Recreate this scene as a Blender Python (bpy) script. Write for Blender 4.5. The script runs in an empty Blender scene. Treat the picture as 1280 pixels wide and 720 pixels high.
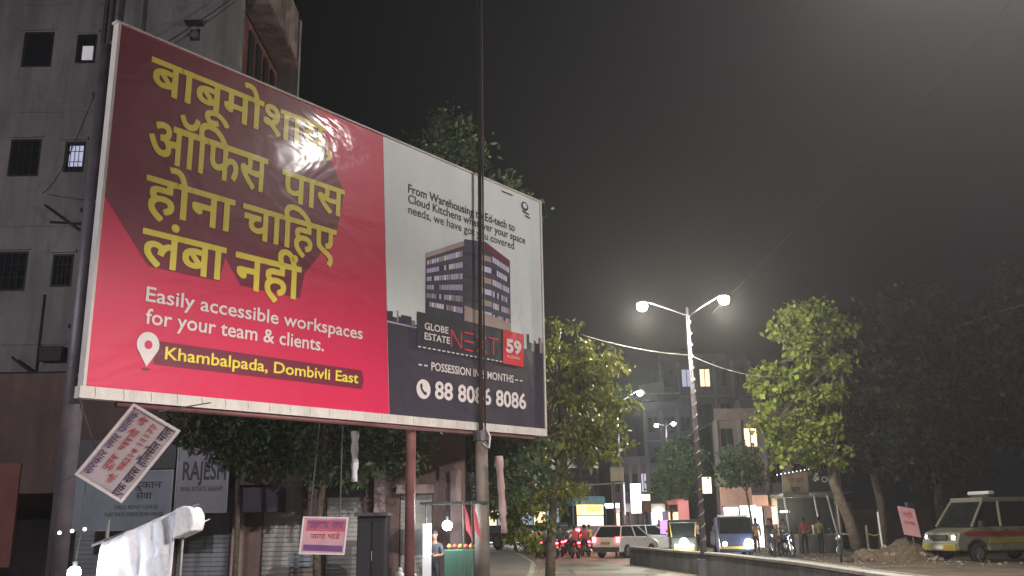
import bpy, bmesh, math, random
import numpy as np
from mathutils import Vector, Matrix, Quaternion
R = math.radians
random.seed(7); np.random.seed(7)
scene = bpy.context.scene
COL = scene.collection

# ------------------------------------------------------------------ camera
pitch, roll, EYE = R(14.334), R(-0.91), 1.6
fw = Vector((0, math.cos(pitch), math.sin(pitch))); up = Vector((0, -math.sin(pitch), math.cos(pitch))); rt = Vector((1, 0, 0))
cr = rt*math.cos(roll) + up*math.sin(roll); cu = up*math.cos(roll) - rt*math.sin(roll)
cam = bpy.data.cameras.new('camera'); camo = bpy.data.objects.new('camera', cam); COL.objects.link(camo)
camo.matrix_world = Matrix(((cr.x, cu.x, -fw.x, 0), (cr.y, cu.y, -fw.y, 0), (cr.z, cu.z, -fw.z, EYE), (0, 0, 0, 1)))
cam.sensor_width = 36; cam.lens = 36*1162.084/1280; cam.clip_start = 0.1; cam.clip_end = 3000
scene.camera = camo
# ------------------------------------------------------------------ night sky
world = bpy.data.worlds.new('World'); scene.world = world; world.use_nodes = True
nt = world.node_tree; bgn = nt.nodes['Background']
sky = nt.nodes.new('ShaderNodeTexSky'); sky.sky_type = 'NISHITA'; sky.sun_disc = False
sky.sun_elevation = R(-6); sky.sun_rotation = R(200)
addn = nt.nodes.new('ShaderNodeMix'); addn.data_type = 'RGBA'; addn.blend_type = 'ADD'; addn.inputs[0].default_value = 1
nt.links.new(sky.outputs[0], addn.inputs[6]); addn.inputs[7].default_value = (0.026, 0.028, 0.044, 1)
nt.links.new(addn.outputs[2], bgn.inputs[0]); bgn.inputs[1].default_value = 0.08
scene.view_settings.view_transform = 'Standard'; scene.view_settings.look = 'None'
scene.view_settings.exposure = 0.0; scene.view_settings.gamma = 1; scene.view_settings.use_curve_mapping = False
try:
    scene.cycles.use_denoising = True; scene.cycles.max_bounces = 6; scene.cycles.volume_bounces = 0
    scene.cycles.sample_clamp_indirect = 4.0; scene.cycles.use_light_tree = True
except Exception: pass
MAST_POWER, ARM_POWER, NEAR_POWER, ADDED_LANE_POWER = 2700, 2800, 5000, 2500
HAZE = 0.0010

# ------------------------------------------------------------------ materials
def mat(name, col, rough=.7, metal=0, var=.12, scale=3.0, bump=0.0, bscale=40, emit=None, estr=0, dirt=0.0, spec=.5, coat=0, alpha=1, trans=0):
    m = bpy.data.materials.new(name); m.use_nodes = True; t = m.node_tree; b = t.nodes['Principled BSDF']
    b.inputs['Roughness'].default_value = rough; b.inputs['Metallic'].default_value = metal
    b.inputs['Specular IOR Level'].default_value = spec; b.inputs['Coat Weight'].default_value = coat
    tc = t.nodes.new('ShaderNodeTexCoord')
    nz = t.nodes.new('ShaderNodeTexNoise'); nz.inputs['Scale'].default_value = scale; nz.inputs['Detail'].default_value = 6
    t.links.new(tc.outputs['Object'], nz.inputs['Vector'])
    mx = t.nodes.new('ShaderNodeMix'); mx.data_type = 'RGBA'
    c = Vector(col[:3])
    mx.inputs[6].default_value = (*(c*(1-var)), 1); mx.inputs[7].default_value = (*[min(1, v) for v in c*(1+var)], 1)
    rmp = t.nodes.new('ShaderNodeMapRange'); rmp.inputs[1].default_value = .3; rmp.inputs[2].default_value = .7
    t.links.new(nz.outputs[0], rmp.inputs[0]); t.links.new(rmp.outputs[0], mx.inputs[0])
    out = mx.outputs[2]
    if dirt > 0:
        mp = t.nodes.new('ShaderNodeMapping'); mp.inputs['Scale'].default_value = (1.6, 1.6, .22)
        t.links.new(tc.outputs['Object'], mp.inputs[0])
        n2 = t.nodes.new('ShaderNodeTexNoise'); n2.inputs['Scale'].default_value = 1.3; n2.inputs['Detail'].default_value = 8; n2.inputs['Roughness'].default_value = .7
        t.links.new(mp.outputs[0], n2.inputs['Vector'])
        r2 = t.nodes.new('ShaderNodeMapRange'); r2.inputs[1].default_value = .42; r2.inputs[2].default_value = .68; r2.inputs[4].default_value = dirt
        t.links.new(n2.outputs[0], r2.inputs[0])
        m2 = t.nodes.new('ShaderNodeMix'); m2.data_type = 'RGBA'; m2.inputs[7].default_value = (*(c*.3), 1)
        t.links.new(r2.outputs[0], m2.inputs[0]); t.links.new(out, m2.inputs[6]); out = m2.outputs[2]
    t.links.new(out, b.inputs['Base Color'])
    if bump > 0:
        n3 = t.nodes.new('ShaderNodeTexNoise'); n3.inputs['Scale'].default_value = bscale; n3.inputs['Detail'].default_value = 5
        t.links.new(tc.outputs['Object'], n3.inputs['Vector'])
        bp = t.nodes.new('ShaderNodeBump'); bp.inputs['Strength'].default_value = bump; bp.inputs['Distance'].default_value = .05
        t.links.new(n3.outputs[0], bp.inputs['Height']); t.links.new(bp.outputs[0], b.inputs['Normal'])
    if emit: b.inputs['Emission Color'].default_value = (*emit, 1); b.inputs['Emission Strength'].default_value = estr
    if alpha < 1: b.inputs['Alpha'].default_value = alpha
    if trans: b.inputs['Transmission Weight'].default_value = trans
    return m

def glow(name, col, s): return mat(name, (.8, .8, .8), .5, emit=col, estr=s)

def leafmat(name, a, bcol, s=1.2):
    m = mat(name, a, .5, var=.1, scale=s, spec=.35); t = m.node_tree; b = t.nodes['Principled BSDF']
    mx = [n for n in t.nodes if n.type == 'MIX'][0]; mx.inputs[6].default_value = (*a, 1); mx.inputs[7].default_value = (*bcol, 1)
    gi = t.nodes.new('ShaderNodeNewGeometry'); hs = t.nodes.new('ShaderNodeHueSaturation')
    mr = t.nodes.new('ShaderNodeMapRange'); mr.inputs[3].default_value = .55; mr.inputs[4].default_value = 1.5
    t.links.new(gi.outputs['Random Per Island'], mr.inputs[0]); t.links.new(mr.outputs[0], hs.inputs['Value'])
    t.links.new(mx.outputs[2], hs.inputs['Color']); t.links.new(hs.outputs[0], b.inputs['Base Color'])
    tr = t.nodes.new('ShaderNodeBsdfTranslucent'); t.links.new(hs.outputs[0], tr.inputs[0])
    ms = t.nodes.new('ShaderNodeMixShader'); ms.inputs[0].default_value = .3
    o = [n for n in t.nodes if n.type == 'OUTPUT_MATERIAL'][0]
    t.links.new(b.outputs[0], ms.inputs[1]); t.links.new(tr.outputs[0], ms.inputs[2]); t.links.new(ms.outputs[0], o.inputs[0])
    return m

def flexmat(name, col, var=.04, rough=.34):
    """glossy printed flex sheet: long soft wrinkles in the sheet's own plane"""
    m = mat(name, col, .5, var=var, scale=.7, spec=.42, coat=.22, dirt=.10); t = m.node_tree; b = t.nodes['Principled BSDF']; b.inputs['Coat Roughness'].default_value = .13
    tc = t.nodes.new('ShaderNodeTexCoord'); mp = t.nodes.new('ShaderNodeMapping'); mp.inputs['Scale'].default_value = (.55, .55, .9)
    t.links.new(tc.outputs['Object'], mp.inputs[0])
    n = t.nodes.new('ShaderNodeTexNoise'); n.inputs['Scale'].default_value = 1.1; n.inputs['Detail'].default_value = 3; n.inputs['Distortion'].default_value = .8
    t.links.new(mp.outputs[0], n.inputs['Vector'])
    bp = t.nodes.new('ShaderNodeBump'); bp.inputs['Strength'].default_value = .5; bp.inputs['Distance'].default_value = .07
    t.links.new(n.outputs[0], bp.inputs['Height']); t.links.new(bp.outputs[0], b.inputs['Normal']); t.links.new(bp.outputs[0], b.inputs['Coat Normal'])
    return m

M = {}
def mm(k, *a, **kw): M[k] = mat(k, *a, **kw)
mm('asphalt', (.23, .185, .14), .48, var=.3, scale=.5, bump=.5, bscale=30, dirt=.3)
mm('dirt', (.13, .10, .075), .95, var=.4, scale=.8, bump=.9, bscale=8)
mm('paving', (.19, .17, .15), .85, var=.25, scale=1.5, bump=.4, dirt=.3)
mm('kerbstone', (.34, .32, .29), .85, var=.2, bump=.3, dirt=.4)
mm('concrete', (.17, .18, .20), .85, var=.22, scale=1.2, bump=.5, dirt=.6)
mm('concrete_top', (.42, .41, .38), .85, var=.15, bump=.3, dirt=.4)
mm('plaster', (.30, .28, .28), .9, var=.14, scale=.5, bump=.35, dirt=.55)
mm('plaster_warm', (.32, .24, .23), .9, var=.2, scale=.7, bump=.3, dirt=.5)
mm('plaster_red', (.24, .09, .08), .85, var=.2, scale=.8, bump=.2, dirt=.4)
mm('plaster_brown', (.17, .11, .10), .85, var=.2, scale=.8, bump=.3, dirt=.5)
mm('plaster_violet', (.11, .09, .13), .85, var=.2, scale=.5, bump=.2, dirt=.5)
mm('pilaster', (.17, .145, .15), .85, var=.15, dirt=.3)
mm('dark', (.02, .02, .022), .8)
mm('dark_frame', (.022, .018, .02), .6)
mm('pane_dark', (.012, .016, .02), .12, spec=.8)
mm('pipe', (.17, .15, .15), .6, var=.2)
mm('pole_dark', (.10, .085, .10), .5, .2, var=.25, bump=.2)
mm('pole_brown', (.21, .085, .085), .55, .1, var=.25, bump=.2)
mm('pole_wood', (.17, .14, .12), .8, var=.3, scale=2, bump=.5)
mm('pole_steel', (.17, .165, .155), .5, .4, var=.2)
mm('cable', (.03, .028, .03), .6)
mm('cable_pale', (.55, .55, .52), .6)
mm('rope_glints', (.30, .30, .28), .7, var=.8, scale=2.5)  # pale patches painted in for the lamp light the cable catches
mm('red_cable', (.055, .022, .022), .6)
mm('shutter', (.26, .27, .30), .45, .35, var=.2, scale=1, dirt=.5)
mm('shutter_pale', (.42, .40, .37), .6, .1, var=.2, scale=1, dirt=.5)
mm('bark', (.12, .095, .07), .95, var=.35, scale=5, bump=.9, bscale=15)
mm('white', (.72, .72, .74), .6, var=.06, dirt=.15)
mm('white_sheet', (.76, .76, .82), .6, var=.10, scale=3, bump=.7, bscale=5, dirt=.2)
mm('sign_blue', (.27, .30, .36), .5, var=.1, dirt=.3)
mm('sign_grey', (.33, .33, .37), .5, var=.1, dirt=.3)
mm('ink', (.03, .02, .05), .5)
mm('ink_violet', (.09, .04, .14), .5)
mm('ink_red', (.42, .06, .06), .5)
mm('card', (.46, .37, .38), .6, var=.1, dirt=.3)
mm('card_edge', (.62, .55, .55), .6)
mm('pink_card', (.60, .33, .38), .6, var=.1, dirt=.2)
mm('red_stripe', (.50, .10, .15), .6)
mm('violet_stripe', (.16, .07, .22), .6)
mm('cloth_pink', (.34, .23, .22), .8, var=.15)
mm('cloth_white', (.66, .62, .64), .8, var=.1)
mm('cloth_red', (.50, .08, .10), .8)
mm('green_box', (.035, .10, .07), .6)
mm('tyre', (.02, .02, .02), .85)
mm('rim', (.35, .35, .36), .4, .8)
mm('car_white', (.70, .70, .70), .3, coat=.6, var=.03)
mm('glass_dark', (.015, .018, .02), .08, spec=.9)
mm('bumper', (.05, .05, .055), .6)
mm('auto_black', (.025, .03, .03), .45)
mm('auto_yellow', (.62, .42, .06), .45)
mm('truck_blue', (.012, .022, .06), .4, coat=.3)
mm('bus_teal', (.16, .30, .34), .4, coat=.3)
mm('bus_grey', (.22, .24, .30), .4, coat=.3)
mm('van_cream', (.20, .195, .14), .45, coat=.3)
mm('band_red', (.28, .03, .02), .45)
mm('band_yellow', (.36, .27, .05), .45)
mm('chrome', (.6, .6, .6), .2, .9)
mm('bike_black', (.03, .03, .035), .35)
mm('bike_blue', (.03, .05, .14), .3, coat=.4)
mm('bike_red', (.35, .03, .03), .3, coat=.4)
mm('skin', (.24, .13, .08), .6, var=.05)
mm('hair', (.012, .010, .010), .6)
mm('signbeige', (.34, .30, .22), .6, var=.12, dirt=.4)
mm('signblack', (.03, .03, .035), .5)
mm('signpeach', (.62, .38, .30), .6, var=.1, dirt=.3, emit=(1, .50, .36), estr=.18)
mm('signpink', (.62, .22, .22), .6, var=.08, emit=(1, .28, .27), estr=.32)
mm('tin', (.30, .30, .30), .5, .5, var=.2, dirt=.4)
mm('fabric_green', (.03, .035, .032), .8)
mm('rubble', (.15, .115, .08), .95, var=.4, scale=6, bump=.9, bscale=12)
for k_ in ('plaster', 'plaster_brown', 'plaster_warm'):
    t_ = M[k_].node_tree; b_ = t_.nodes['Principled BSDF']; lk = b_.inputs['Base Color'].links[0].from_socket
    tc_ = t_.nodes.new('ShaderNodeTexCoord'); nz_ = t_.nodes.new('ShaderNodeTexNoise'); nz_.inputs['Scale'].default_value = 1.2; nz_.inputs['Detail'].default_value = 4
    t_.links.new(tc_.outputs['Object'], nz_.inputs['Vector']); vm = t_.nodes.new('ShaderNodeVectorMath'); vm.operation = 'MULTIPLY_ADD'; vm.inputs[1].default_value = (.8, .8, .8)
    t_.links.new(nz_.outputs['Color'], vm.inputs[0]); t_.links.new(tc_.outputs['Object'], vm.inputs[2])
    vo = t_.nodes.new('ShaderNodeTexVoronoi'); vo.feature = 'DISTANCE_TO_EDGE'; vo.inputs['Scale'].default_value = .55; t_.links.new(vm.outputs[0], vo.inputs['Vector'])
    mr_ = t_.nodes.new('ShaderNodeMapRange'); mr_.inputs[1].default_value = .003; mr_.inputs[2].default_value = .012; mr_.inputs[3].default_value = .86; mr_.inputs[4].default_value = 1; t_.links.new(vo.outputs['Distance'], mr_.inputs[0])
    hs_ = t_.nodes.new('ShaderNodeHueSaturation'); t_.links.new(lk, hs_.inputs['Color']); t_.links.new(mr_.outputs[0], hs_.inputs['Value']); t_.links.new(hs_.outputs[0], b_.inputs['Base Color'])
M['flex_crimson'] = flexmat('flex_crimson', (.62, .022, .085))
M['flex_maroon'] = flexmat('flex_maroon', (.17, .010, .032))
M['flex_white'] = flexmat('flex_white', (.66, .70, .72))
M['flex_black'] = flexmat('flex_black', (.045, .036, .058))
M['flex_yellow'] = flexmat('flex_yellow', (.80, .66, .07))
M['flex_paper'] = flexmat('flex_paper', (.72, .66, .66))
M['flex_red'] = flexmat('flex_red', (.70, .02, .045))
M['flex_darkred'] = flexmat('flex_darkred', (.17, .02, .045))
M['flex_lilac'] = flexmat('flex_lilac', (.52, .45, .72), var=.5)
M['flex_slate'] = flexmat('flex_slate', (.05, .05, .085), var=.4)
M['flex_ink'] = flexmat('flex_ink', (.03, .03, .04))
M['flex_gold'] = flexmat('flex_gold', (.36, .27, .25), var=.4)
M['frame_white'] = mat('frame_white', (.62, .58, .55), .6, var=.08, scale=4, dirt=.35, bump=.2)
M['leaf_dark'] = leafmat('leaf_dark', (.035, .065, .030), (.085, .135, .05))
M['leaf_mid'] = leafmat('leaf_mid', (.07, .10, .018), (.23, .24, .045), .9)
M['leaf_lit_tone'] = leafmat('leaf_lit_tone', (.07, .12, .018), (.24, .28, .045))  # leaf colour brightened to paint the lamp-lit part of the right tree
M['leaf_shade_tone'] = leafmat('leaf_shade_tone', (.009, .015, .009), (.024, .032, .017))  # leaf colour darkened to paint in the shade at the right
M['lamp_glow'] = glow('lamp_glow', (1, .98, .93), 60)
M['lamp_cool'] = glow('lamp_cool', (.85, .93, 1), 60)
M['shop_glow'] = glow('shop_glow', (.92, .96, 1), 3.0)
M['bus_glow'] = glow('bus_glow', (.55, .7, 1), .35)
M['shop_warm'] = glow('shop_warm', (1, .72, .42), 1.6)
M['win_glow'] = glow('win_glow', (.95, .85, .95), .32)
M['win_cool'] = glow('win_cool', (.62, .66, 1), .5)
M['head_glow'] = glow('head_glow', (1, .98, .95), 90)
M['head_soft'] = glow('head_soft', (1, .9, .7), 12)
M['tail_glow'] = glow('tail_glow', (1, .03, .04), 28)
M['display_glow'] = glow('display_glow', (1, .55, .10), 3.5)
M['purple_glow'] = glow('purple_glow', (.45, .12, 1), 1.2)
M['bulb_glow'] = glow('bulb_glow', (.88, .94, 1), 120)

# ------------------------------------------------------------------ helpers
class MB:
    def __init__(s): s.v = []; s.f = []; s.mi = []; s.m = 0
    def add(s, vs, fs):
        b = len(s.v); s.v += [tuple(v) for v in vs]; s.f += [tuple(i+b for i in f) for f in fs]; s.mi += [s.m]*len(fs); return s
    def box(s, c, d, rz=0, rot=None):
        x, y, z = [q/2 for q in d]; vs = [Vector((i*x, j*y, k*z)) for k in (-1, 1) for j in (-1, 1) for i in (-1, 1)]
        q = rot if rot is not None else Matrix.Rotation(rz, 3, 'Z')
        return s.add([q @ v + Vector(c) for v in vs], [(0, 2, 3, 1), (4, 5, 7, 6), (0, 1, 5, 4), (2, 6, 7, 3), (0, 4, 6, 2), (1, 3, 7, 5)])
    def b2(s, x0, x1, y0, y1, z0, z1): return s.box(((x0+x1)/2, (y0+y1)/2, (z0+z1)/2), (abs(x1-x0), abs(y1-y0), abs(z1-z0)))
    def tube(s, pts, r, n=8, caps=True):
        pts = [Vector(p) for p in pts]; rs = r if isinstance(r, (list, tuple)) else [r]*len(pts)
        vs = []; fs = []; prev = None
        for i, p in enumerate(pts):
            d = (pts[min(i+1, len(pts)-1)] - pts[max(i-1, 0)]).normalized()
            a = prev if prev is not None else (Vector((1, 0, 0)) if abs(d.x) < .9 else Vector((0, 1, 0)))
            a = (a - d*a.dot(d)).normalized(); prev = a; b = d.cross(a)
            for k in range(n):
                t = 2*math.pi*k/n; vs.append(p + (a*math.cos(t) + b*math.sin(t))*rs[i])
        for i in range(len(pts)-1):
            for k in range(n):
                k2 = (k+1) % n; fs.append((i*n+k, i*n+k2, (i+1)*n+k2, (i+1)*n+k))
        if caps: fs += [tuple(range(n))[::-1], tuple(range((len(pts)-1)*n, len(pts)*n))]
        return s.add(vs, fs)
    def prism(s, poly, axis, a0, a1):
        """poly in the plane across axis ('x','y','z'), extruded from a0 to a1"""
        n = len(poly)
        def P(u, v, a): return {'y': (u, a, v), 'x': (a, u, v), 'z': (u, v, a)}[axis]
        vs = [P(u, v, a0) for u, v in poly] + [P(u, v, a1) for u, v in poly]
        fs = [(i, (i+1) % n, n+(i+1) % n, n+i) for i in range(n)] + [tuple(range(n))[::-1], tuple(range(n, 2*n))]
        return s.add(vs, fs)
    def ball(s, c, r, n=12, m=8, sc=(1, 1, 1)):
        vs = []; fs = []; c = Vector(c)
        for i in range(m+1):
            ph = math.pi*i/m
            for k in range(n):
                t = 2*math.pi*k/n; vs.append(c + Vector((math.sin(ph)*math.cos(t)*r*sc[0], math.sin(ph)*math.sin(t)*r*sc[1], math.cos(ph)*r*sc[2])))
        for i in range(m):
            for k in range(n): fs.append((i*n+k, i*n+(k+1) % n, (i+1)*n+(k+1) % n, (i+1)*n+k))
        return s.add(vs, fs)
    def mesh(s, name, mats, smooth=False):
        me = bpy.data.meshes.new(name); me.from_pydata(s.v, [], s.f)
        for q in (mats if isinstance(mats, (list, tuple)) else [mats]): me.materials.append(M[q])
        me.polygons.foreach_set('material_index', s.mi); me.polygons.foreach_set('use_smooth', [smooth]*len(s.f)); me.validate()
        bm = bmesh.new(); bm.from_mesh(me); bmesh.ops.recalc_face_normals(bm, faces=bm.faces); bm.to_mesh(me); bm.free()
        return me
    def build(s, name, mats, parent=None, smooth=False, bevel=0):
        o = bpy.data.objects.new(name, s.mesh(name, mats, smooth)); COL.objects.link(o)
        if parent: o.parent = parent
        if bevel:
            b = o.modifiers.new('bevel', 'BEVEL'); b.width = bevel; b.segments = 2; b.limit_method = 'ANGLE'
        return o

def tag(o, label=None, cat=None, group=None, kind=None):
    if label: o['label'] = label
    if cat: o['category'] = cat
    if group: o['group'] = group
    if kind: o['kind'] = kind
    return o
def thing(name, label, cat, loc=(0, 0, 0), rz=0, group=None):
    o = bpy.data.objects.new(name, None); COL.objects.link(o); o.location = loc; o.rotation_euler = (0, 0, rz); o.empty_display_size = .2
    return tag(o, label, cat, group)
KIDS = {}
def copy_tree(o, parent=None):
    c = o.copy(); COL.objects.link(c)
    if parent: c.parent = parent
    for ch in [q for q in COL.objects if q.parent == o]: copy_tree(ch, c)
    return c
def place(o, loc, rz, label, group=None):
    o.location = loc; o.rotation_euler = (0, 0, rz); o['label'] = label
    if group: o['group'] = group
    return o
def struct(o): o['kind'] = 'structure'; return o
def lamp(name, loc, power, col, parent=None, size=.12, spot=None, aim=(0, 0, -1), blend=.6):
    l = bpy.data.lights.new(name, 'SPOT' if spot else 'POINT'); l.energy = power; l.color = col; l.shadow_soft_size = size
    if spot: l.spot_size = R(spot); l.spot_blend = blend
    o = bpy.data.objects.new(name, l); COL.objects.link(o); o.location = loc
    o.rotation_euler = Vector(aim).to_track_quat('-Z', 'Y').to_euler()
    if parent: o.parent = parent
    return o

# text -> flat vertices/faces in font units
_tc = {}
def text2d(body, off=0.0):
    key = (body, off)
    if key in _tc: return _tc[key]
    c = bpy.data.curves.new('lettering_source', 'FONT'); c.body = body; c.offset = off; c.resolution_u = 3; c.fill_mode = 'FRONT' if hasattr(c, 'fill_mode') else c.fill_mode
    o = bpy.data.objects.new('lettering_source', c); COL.objects.link(o)
    dg = bpy.context.evaluated_depsgraph_get(); dg.update()
    me = bpy.data.meshes.new_from_object(o.evaluated_get(dg))
    vs = [(v.co.x, v.co.y) for v in me.vertices]; fs = [tuple(p.vertices) for p in me.polygons]
    bpy.data.objects.remove(o); bpy.data.curves.remove(c); bpy.data.meshes.remove(me)
    _tc[key] = (vs, fs); return vs, fs
def metrics(ch): v, _ = text2d(ch, 0); return min(y for x, y in v), max(y for x, y in v)
def lettering(body, box, surf, m, parent, off=0.0, ref=None, name='lettering', h=.006):
    """box = (u0, u1, v_baseline, v_top); surf(u, v, h) -> point on the sign, h in front of it"""
    vs, fs = text2d(body, off)
    if not vs: return None
    y0, y1 = metrics(ref or ('\u0928' if ord(max(body)) > 0x900 else 'H'))
    x0 = min(x for x, y in vs); x1 = max(x for x, y in vs)
    u0, u1, vb, vt = box
    P = [surf(u0+(x-x0)/(x1-x0)*(u1-u0), vb+(y-y0)/(y1-y0)*(vt-vb), h) for x, y in vs]
    b = MB(); b.add(P, fs)
    return b.build(name, m, parent)
def plane_surf(o, ux, uy, n=None):
    o = Vector(o); ux = Vector(ux); uy = Vector(uy); n = ux.cross(uy).normalized()
    return lambda u, v, h=0: o + ux*u + uy*v + n*h
def poly_on(surf, pts, h, m, parent, name):
    b = MB(); b.add([surf(u, v, h) for u, v in pts], [tuple(range(len(pts)))]); return b.build(name, m, parent)
def circle(cu_, cv_, ru, rv, n=28): return [(cu_+ru*math.cos(2*math.pi*k/n), cv_+rv*math.sin(2*math.pi*k/n)) for k in range(n)]

# foliage
def crown_mesh(name, blobs, per, size, m, droop=.5, clump=.45, elong=1.6, seed=1, nclump=60):
    rng = np.random.default_rng(seed); V = []; 
    cs = []
    vol = np.array([b[3]*b[4]*b[5] for b in blobs])**.8; cnt = np.maximum(4, (vol/vol.sum()*nclump).astype(int))
    for (cx, cy, cz, rx, ry, rz), k in zip(blobs, cnt):
        d = rng.normal(size=(k, 3)); d /= np.linalg.norm(d, axis=1)[:, None]; rr = rng.uniform(.35, 1.02, (k, 1))**.6
        cs.append(d*rr*np.array([rx, ry, rz]) + np.array([cx, cy, cz]))
    cs = np.concatenate(cs); n = len(cs)*per
    base = np.repeat(cs, per, axis=0); cl = np.repeat(rng.uniform(.6, 1.3, len(cs)), per)[:, None]*clump
    p = base + rng.normal(size=(n, 3))*np.array([1, 1, .75])*cl*.55
    dr = rng.normal(size=(n, 3)); dr[:, 2] -= droop*1.5; dr /= np.linalg.norm(dr, axis=1)[:, None]
    sd = np.cross(dr, rng.normal(size=(n, 3))); sd /= np.linalg.norm(sd, axis=1)[:, None]
    s = size*rng.uniform(.35, 1.5, (n, 1))*np.repeat(rng.uniform(.75, 1.2, len(cs)), per)[:, None]
    q = np.stack([p, p+dr*s*.5+sd*s*.5/elong, p+dr*s, p+dr*s*.5-sd*s*.5/elong], axis=1).reshape(-1, 3)
    me = bpy.data.meshes.new(name); me.vertices.add(n*4); me.vertices.foreach_set('co', q.ravel().astype(np.float32))
    me.loops.add(n*4); me.loops.foreach_set('vertex_index', np.arange(n*4, dtype=np.int32))
    me.polygons.add(n); me.polygons.foreach_set('loop_start', np.arange(0, n*4, 4, dtype=np.int32)); 
    try: me.polygons.foreach_set('loop_total', np.full(n, 4, dtype=np.int32))
    except Exception: pass
    me.update(calc_edges=True); me.materials.append(M[m]); return me, cs
def tree(name, label, loc, trunk, blobs, per, size, leaf, nclump, seed, r0=.18, droop=.5, clump=.45, elong=1.6, group=None, limbs=9):
    t = thing(name, label, 'tree', loc, 0, group)
    me, cs = crown_mesh('crown', blobs, per, size, leaf, droop, clump, elong, seed, nclump)
    c = bpy.data.objects.new('crown', me); COL.objects.link(c); c.parent = t
    b = MB(); n = len(trunk); b.tube(trunk, [r0*(1-.6*i/(n-1)) for i in range(n)], 10); b.build('trunk', 'bark', t, True)
    rnd = random.Random(seed); idx = rnd.sample(range(len(cs)), min(limbs, len(cs)))
    for i in idx:
        e = Vector(cs[i]); k = rnd.randint(max(1, n//2), n-1); s = Vector(trunk[k]); mid = s.lerp(e, .5)+Vector((rnd.uniform(-.2, .2), rnd.uniform(-.2, .2), rnd.uniform(.0, .3)))
        q = MB(); q.tube([s, s.lerp(mid, .5), mid, mid.lerp(e, .6)+Vector((0, 0, .05)), e], [r0*.35, r0*.28, r0*.2, r0*.13, r0*.05], 6); q.build('limb', 'bark', t, True)
    return t

# ------------------------------------------------------------------ ground, roads
def sheet(name, pts, z, m, thick=0):
    b = MB()
    if thick: b.prism(pts, 'z', z-thick, z)
    else: b.add([(x, y, z) for x, y in pts], [tuple(range(len(pts)))])
    return struct(b.build(name, m))
def strip(name, left, right, z, m, thick=0):
    b = MB()
    for i in range(len(left)-1):
        q = [left[i], right[i], right[i+1], left[i+1]]
        if thick: b.prism(q, 'z', z-thick, z)
        else: b.add([(x, y, z) for x, y in q], [(0, 1, 2, 3)])
    return struct(b.build(name, m))
sheet('ground', [(-400, -200), (400, -200), (400, 900), (-400, 900)], -.02, 'dirt')
RL = [(-.9, -20), (-.5, 5), (.1, 20), (.55, 31), (.75, 40), (.2, 52), (-3.5, 64), (-10, 74), (-22, 84), (-60, 100)]
RR = [(10.6, -20), (10.7, 5), (10.8, 20), (10.9, 31), (11.0, 40), (10.9, 52), (9.2, 68), (3.5, 84), (-8, 98), (-50, 122)]
strip('road', RL, RR, .0, 'asphalt')
def offs(L, d): return [(x+d, y) for x, y in L]
strip('pavement_left', offs(RL, -5.5), offs(RL, -.16), .12, 'paving', .16)
strip('kerb_left', offs(RL, -.16), RL, .135, 'kerbstone', .17)
strip('kerb_right', RR, offs(RR, .16), .135, 'kerbstone', .17)
strip('pavement_right', offs(RR, .16), offs(RR, 5.2), .12, 'dirt', .16)
# median wall between the two carriageways
def wall_strip(label, path, h, th, name='median_wall'):
    t = thing(name, label, 'wall')
    for a, bq in zip(path[:-1], path[1:]):
        a = Vector((*a, 0)); c = Vector((*bq, 0)); d = (c-a); L = d.length; n = max(1, round(L/2.4)); u = d/L; rz = math.atan2(u.y, u.x)
        for i in range(n):
            p = a+u*(L*(i+.5)/n)
            MB().box((p.x, p.y, h/2-.04), (L/n-.02, th, h-.02), rz).build('panel', 'concrete', t, bevel=.012)
            MB().box((p.x, p.y, h+.005), (L/n-.012, th+.07, .07), rz).build('coping', 'concrete_top', t, bevel=.01)
    return t
wall_strip('long low grey concrete median wall with pale coping between the carriageways', [(6.3, 9), (6.38, 17), (6.5, 22), (6.2, 29), (5.72, 31.8), (4.75, 39.5)], .66, .26)

mm('patch_dark', (.13, .11, .09), .6, var=.3, scale=3, bump=.5)
rp = random.Random(12)
for k in range(16):
    cx_, cy_ = rp.uniform(1.2, 5.4), rp.uniform(14, 46); w_, h_ = rp.uniform(.3, 1.1), rp.uniform(.5, 2.2)
    pts_ = [(cx_+w_*math.cos(a)*rp.uniform(.75, 1.1), cy_+h_*math.sin(a)*rp.uniform(.75, 1.1)) for a in [R(q) for q in range(0, 360, 24)]]
    struct(poly_on(lambda u, v, h=0: Vector((u, v, h)), pts_, .004+.0003*k, 'patch_dark', None, 'road_patch'))
for k in range(7):
    x_, y_ = rp.uniform(1.2, 5.2), rp.uniform(20, 40); pts_ = [(x_, y_)]
    for q in range(9): x_ += rp.uniform(-.18, .18); y_ += rp.uniform(.15, .6); pts_.append((x_, y_))
    pp = [(a+.018, b) for a, b in pts_]+[(a-.018, b) for a, b in pts_][::-1]
    struct(poly_on(lambda u, v, h=0: Vector((u, v, h)), pp, .010+.0003*k, 'dark', None, 'road_crack'))
b = MB()
for k in range(420):
    side = rp.random() < .5
    x_, y_ = (rp.uniform(11.1, 17), rp.uniform(30, 50)) if side else (rp.uniform(.2, 1.3), rp.uniform(14, 52)); s_ = rp.uniform(.02, .07)
    b.box((x_, y_, (.13 if side else .01)+s_*.3), (s_*1.6, s_, s_*.6), rz=rp.uniform(0, 3))
tag(b.build('litter', 'kerbstone'), kind='stuff')

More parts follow.
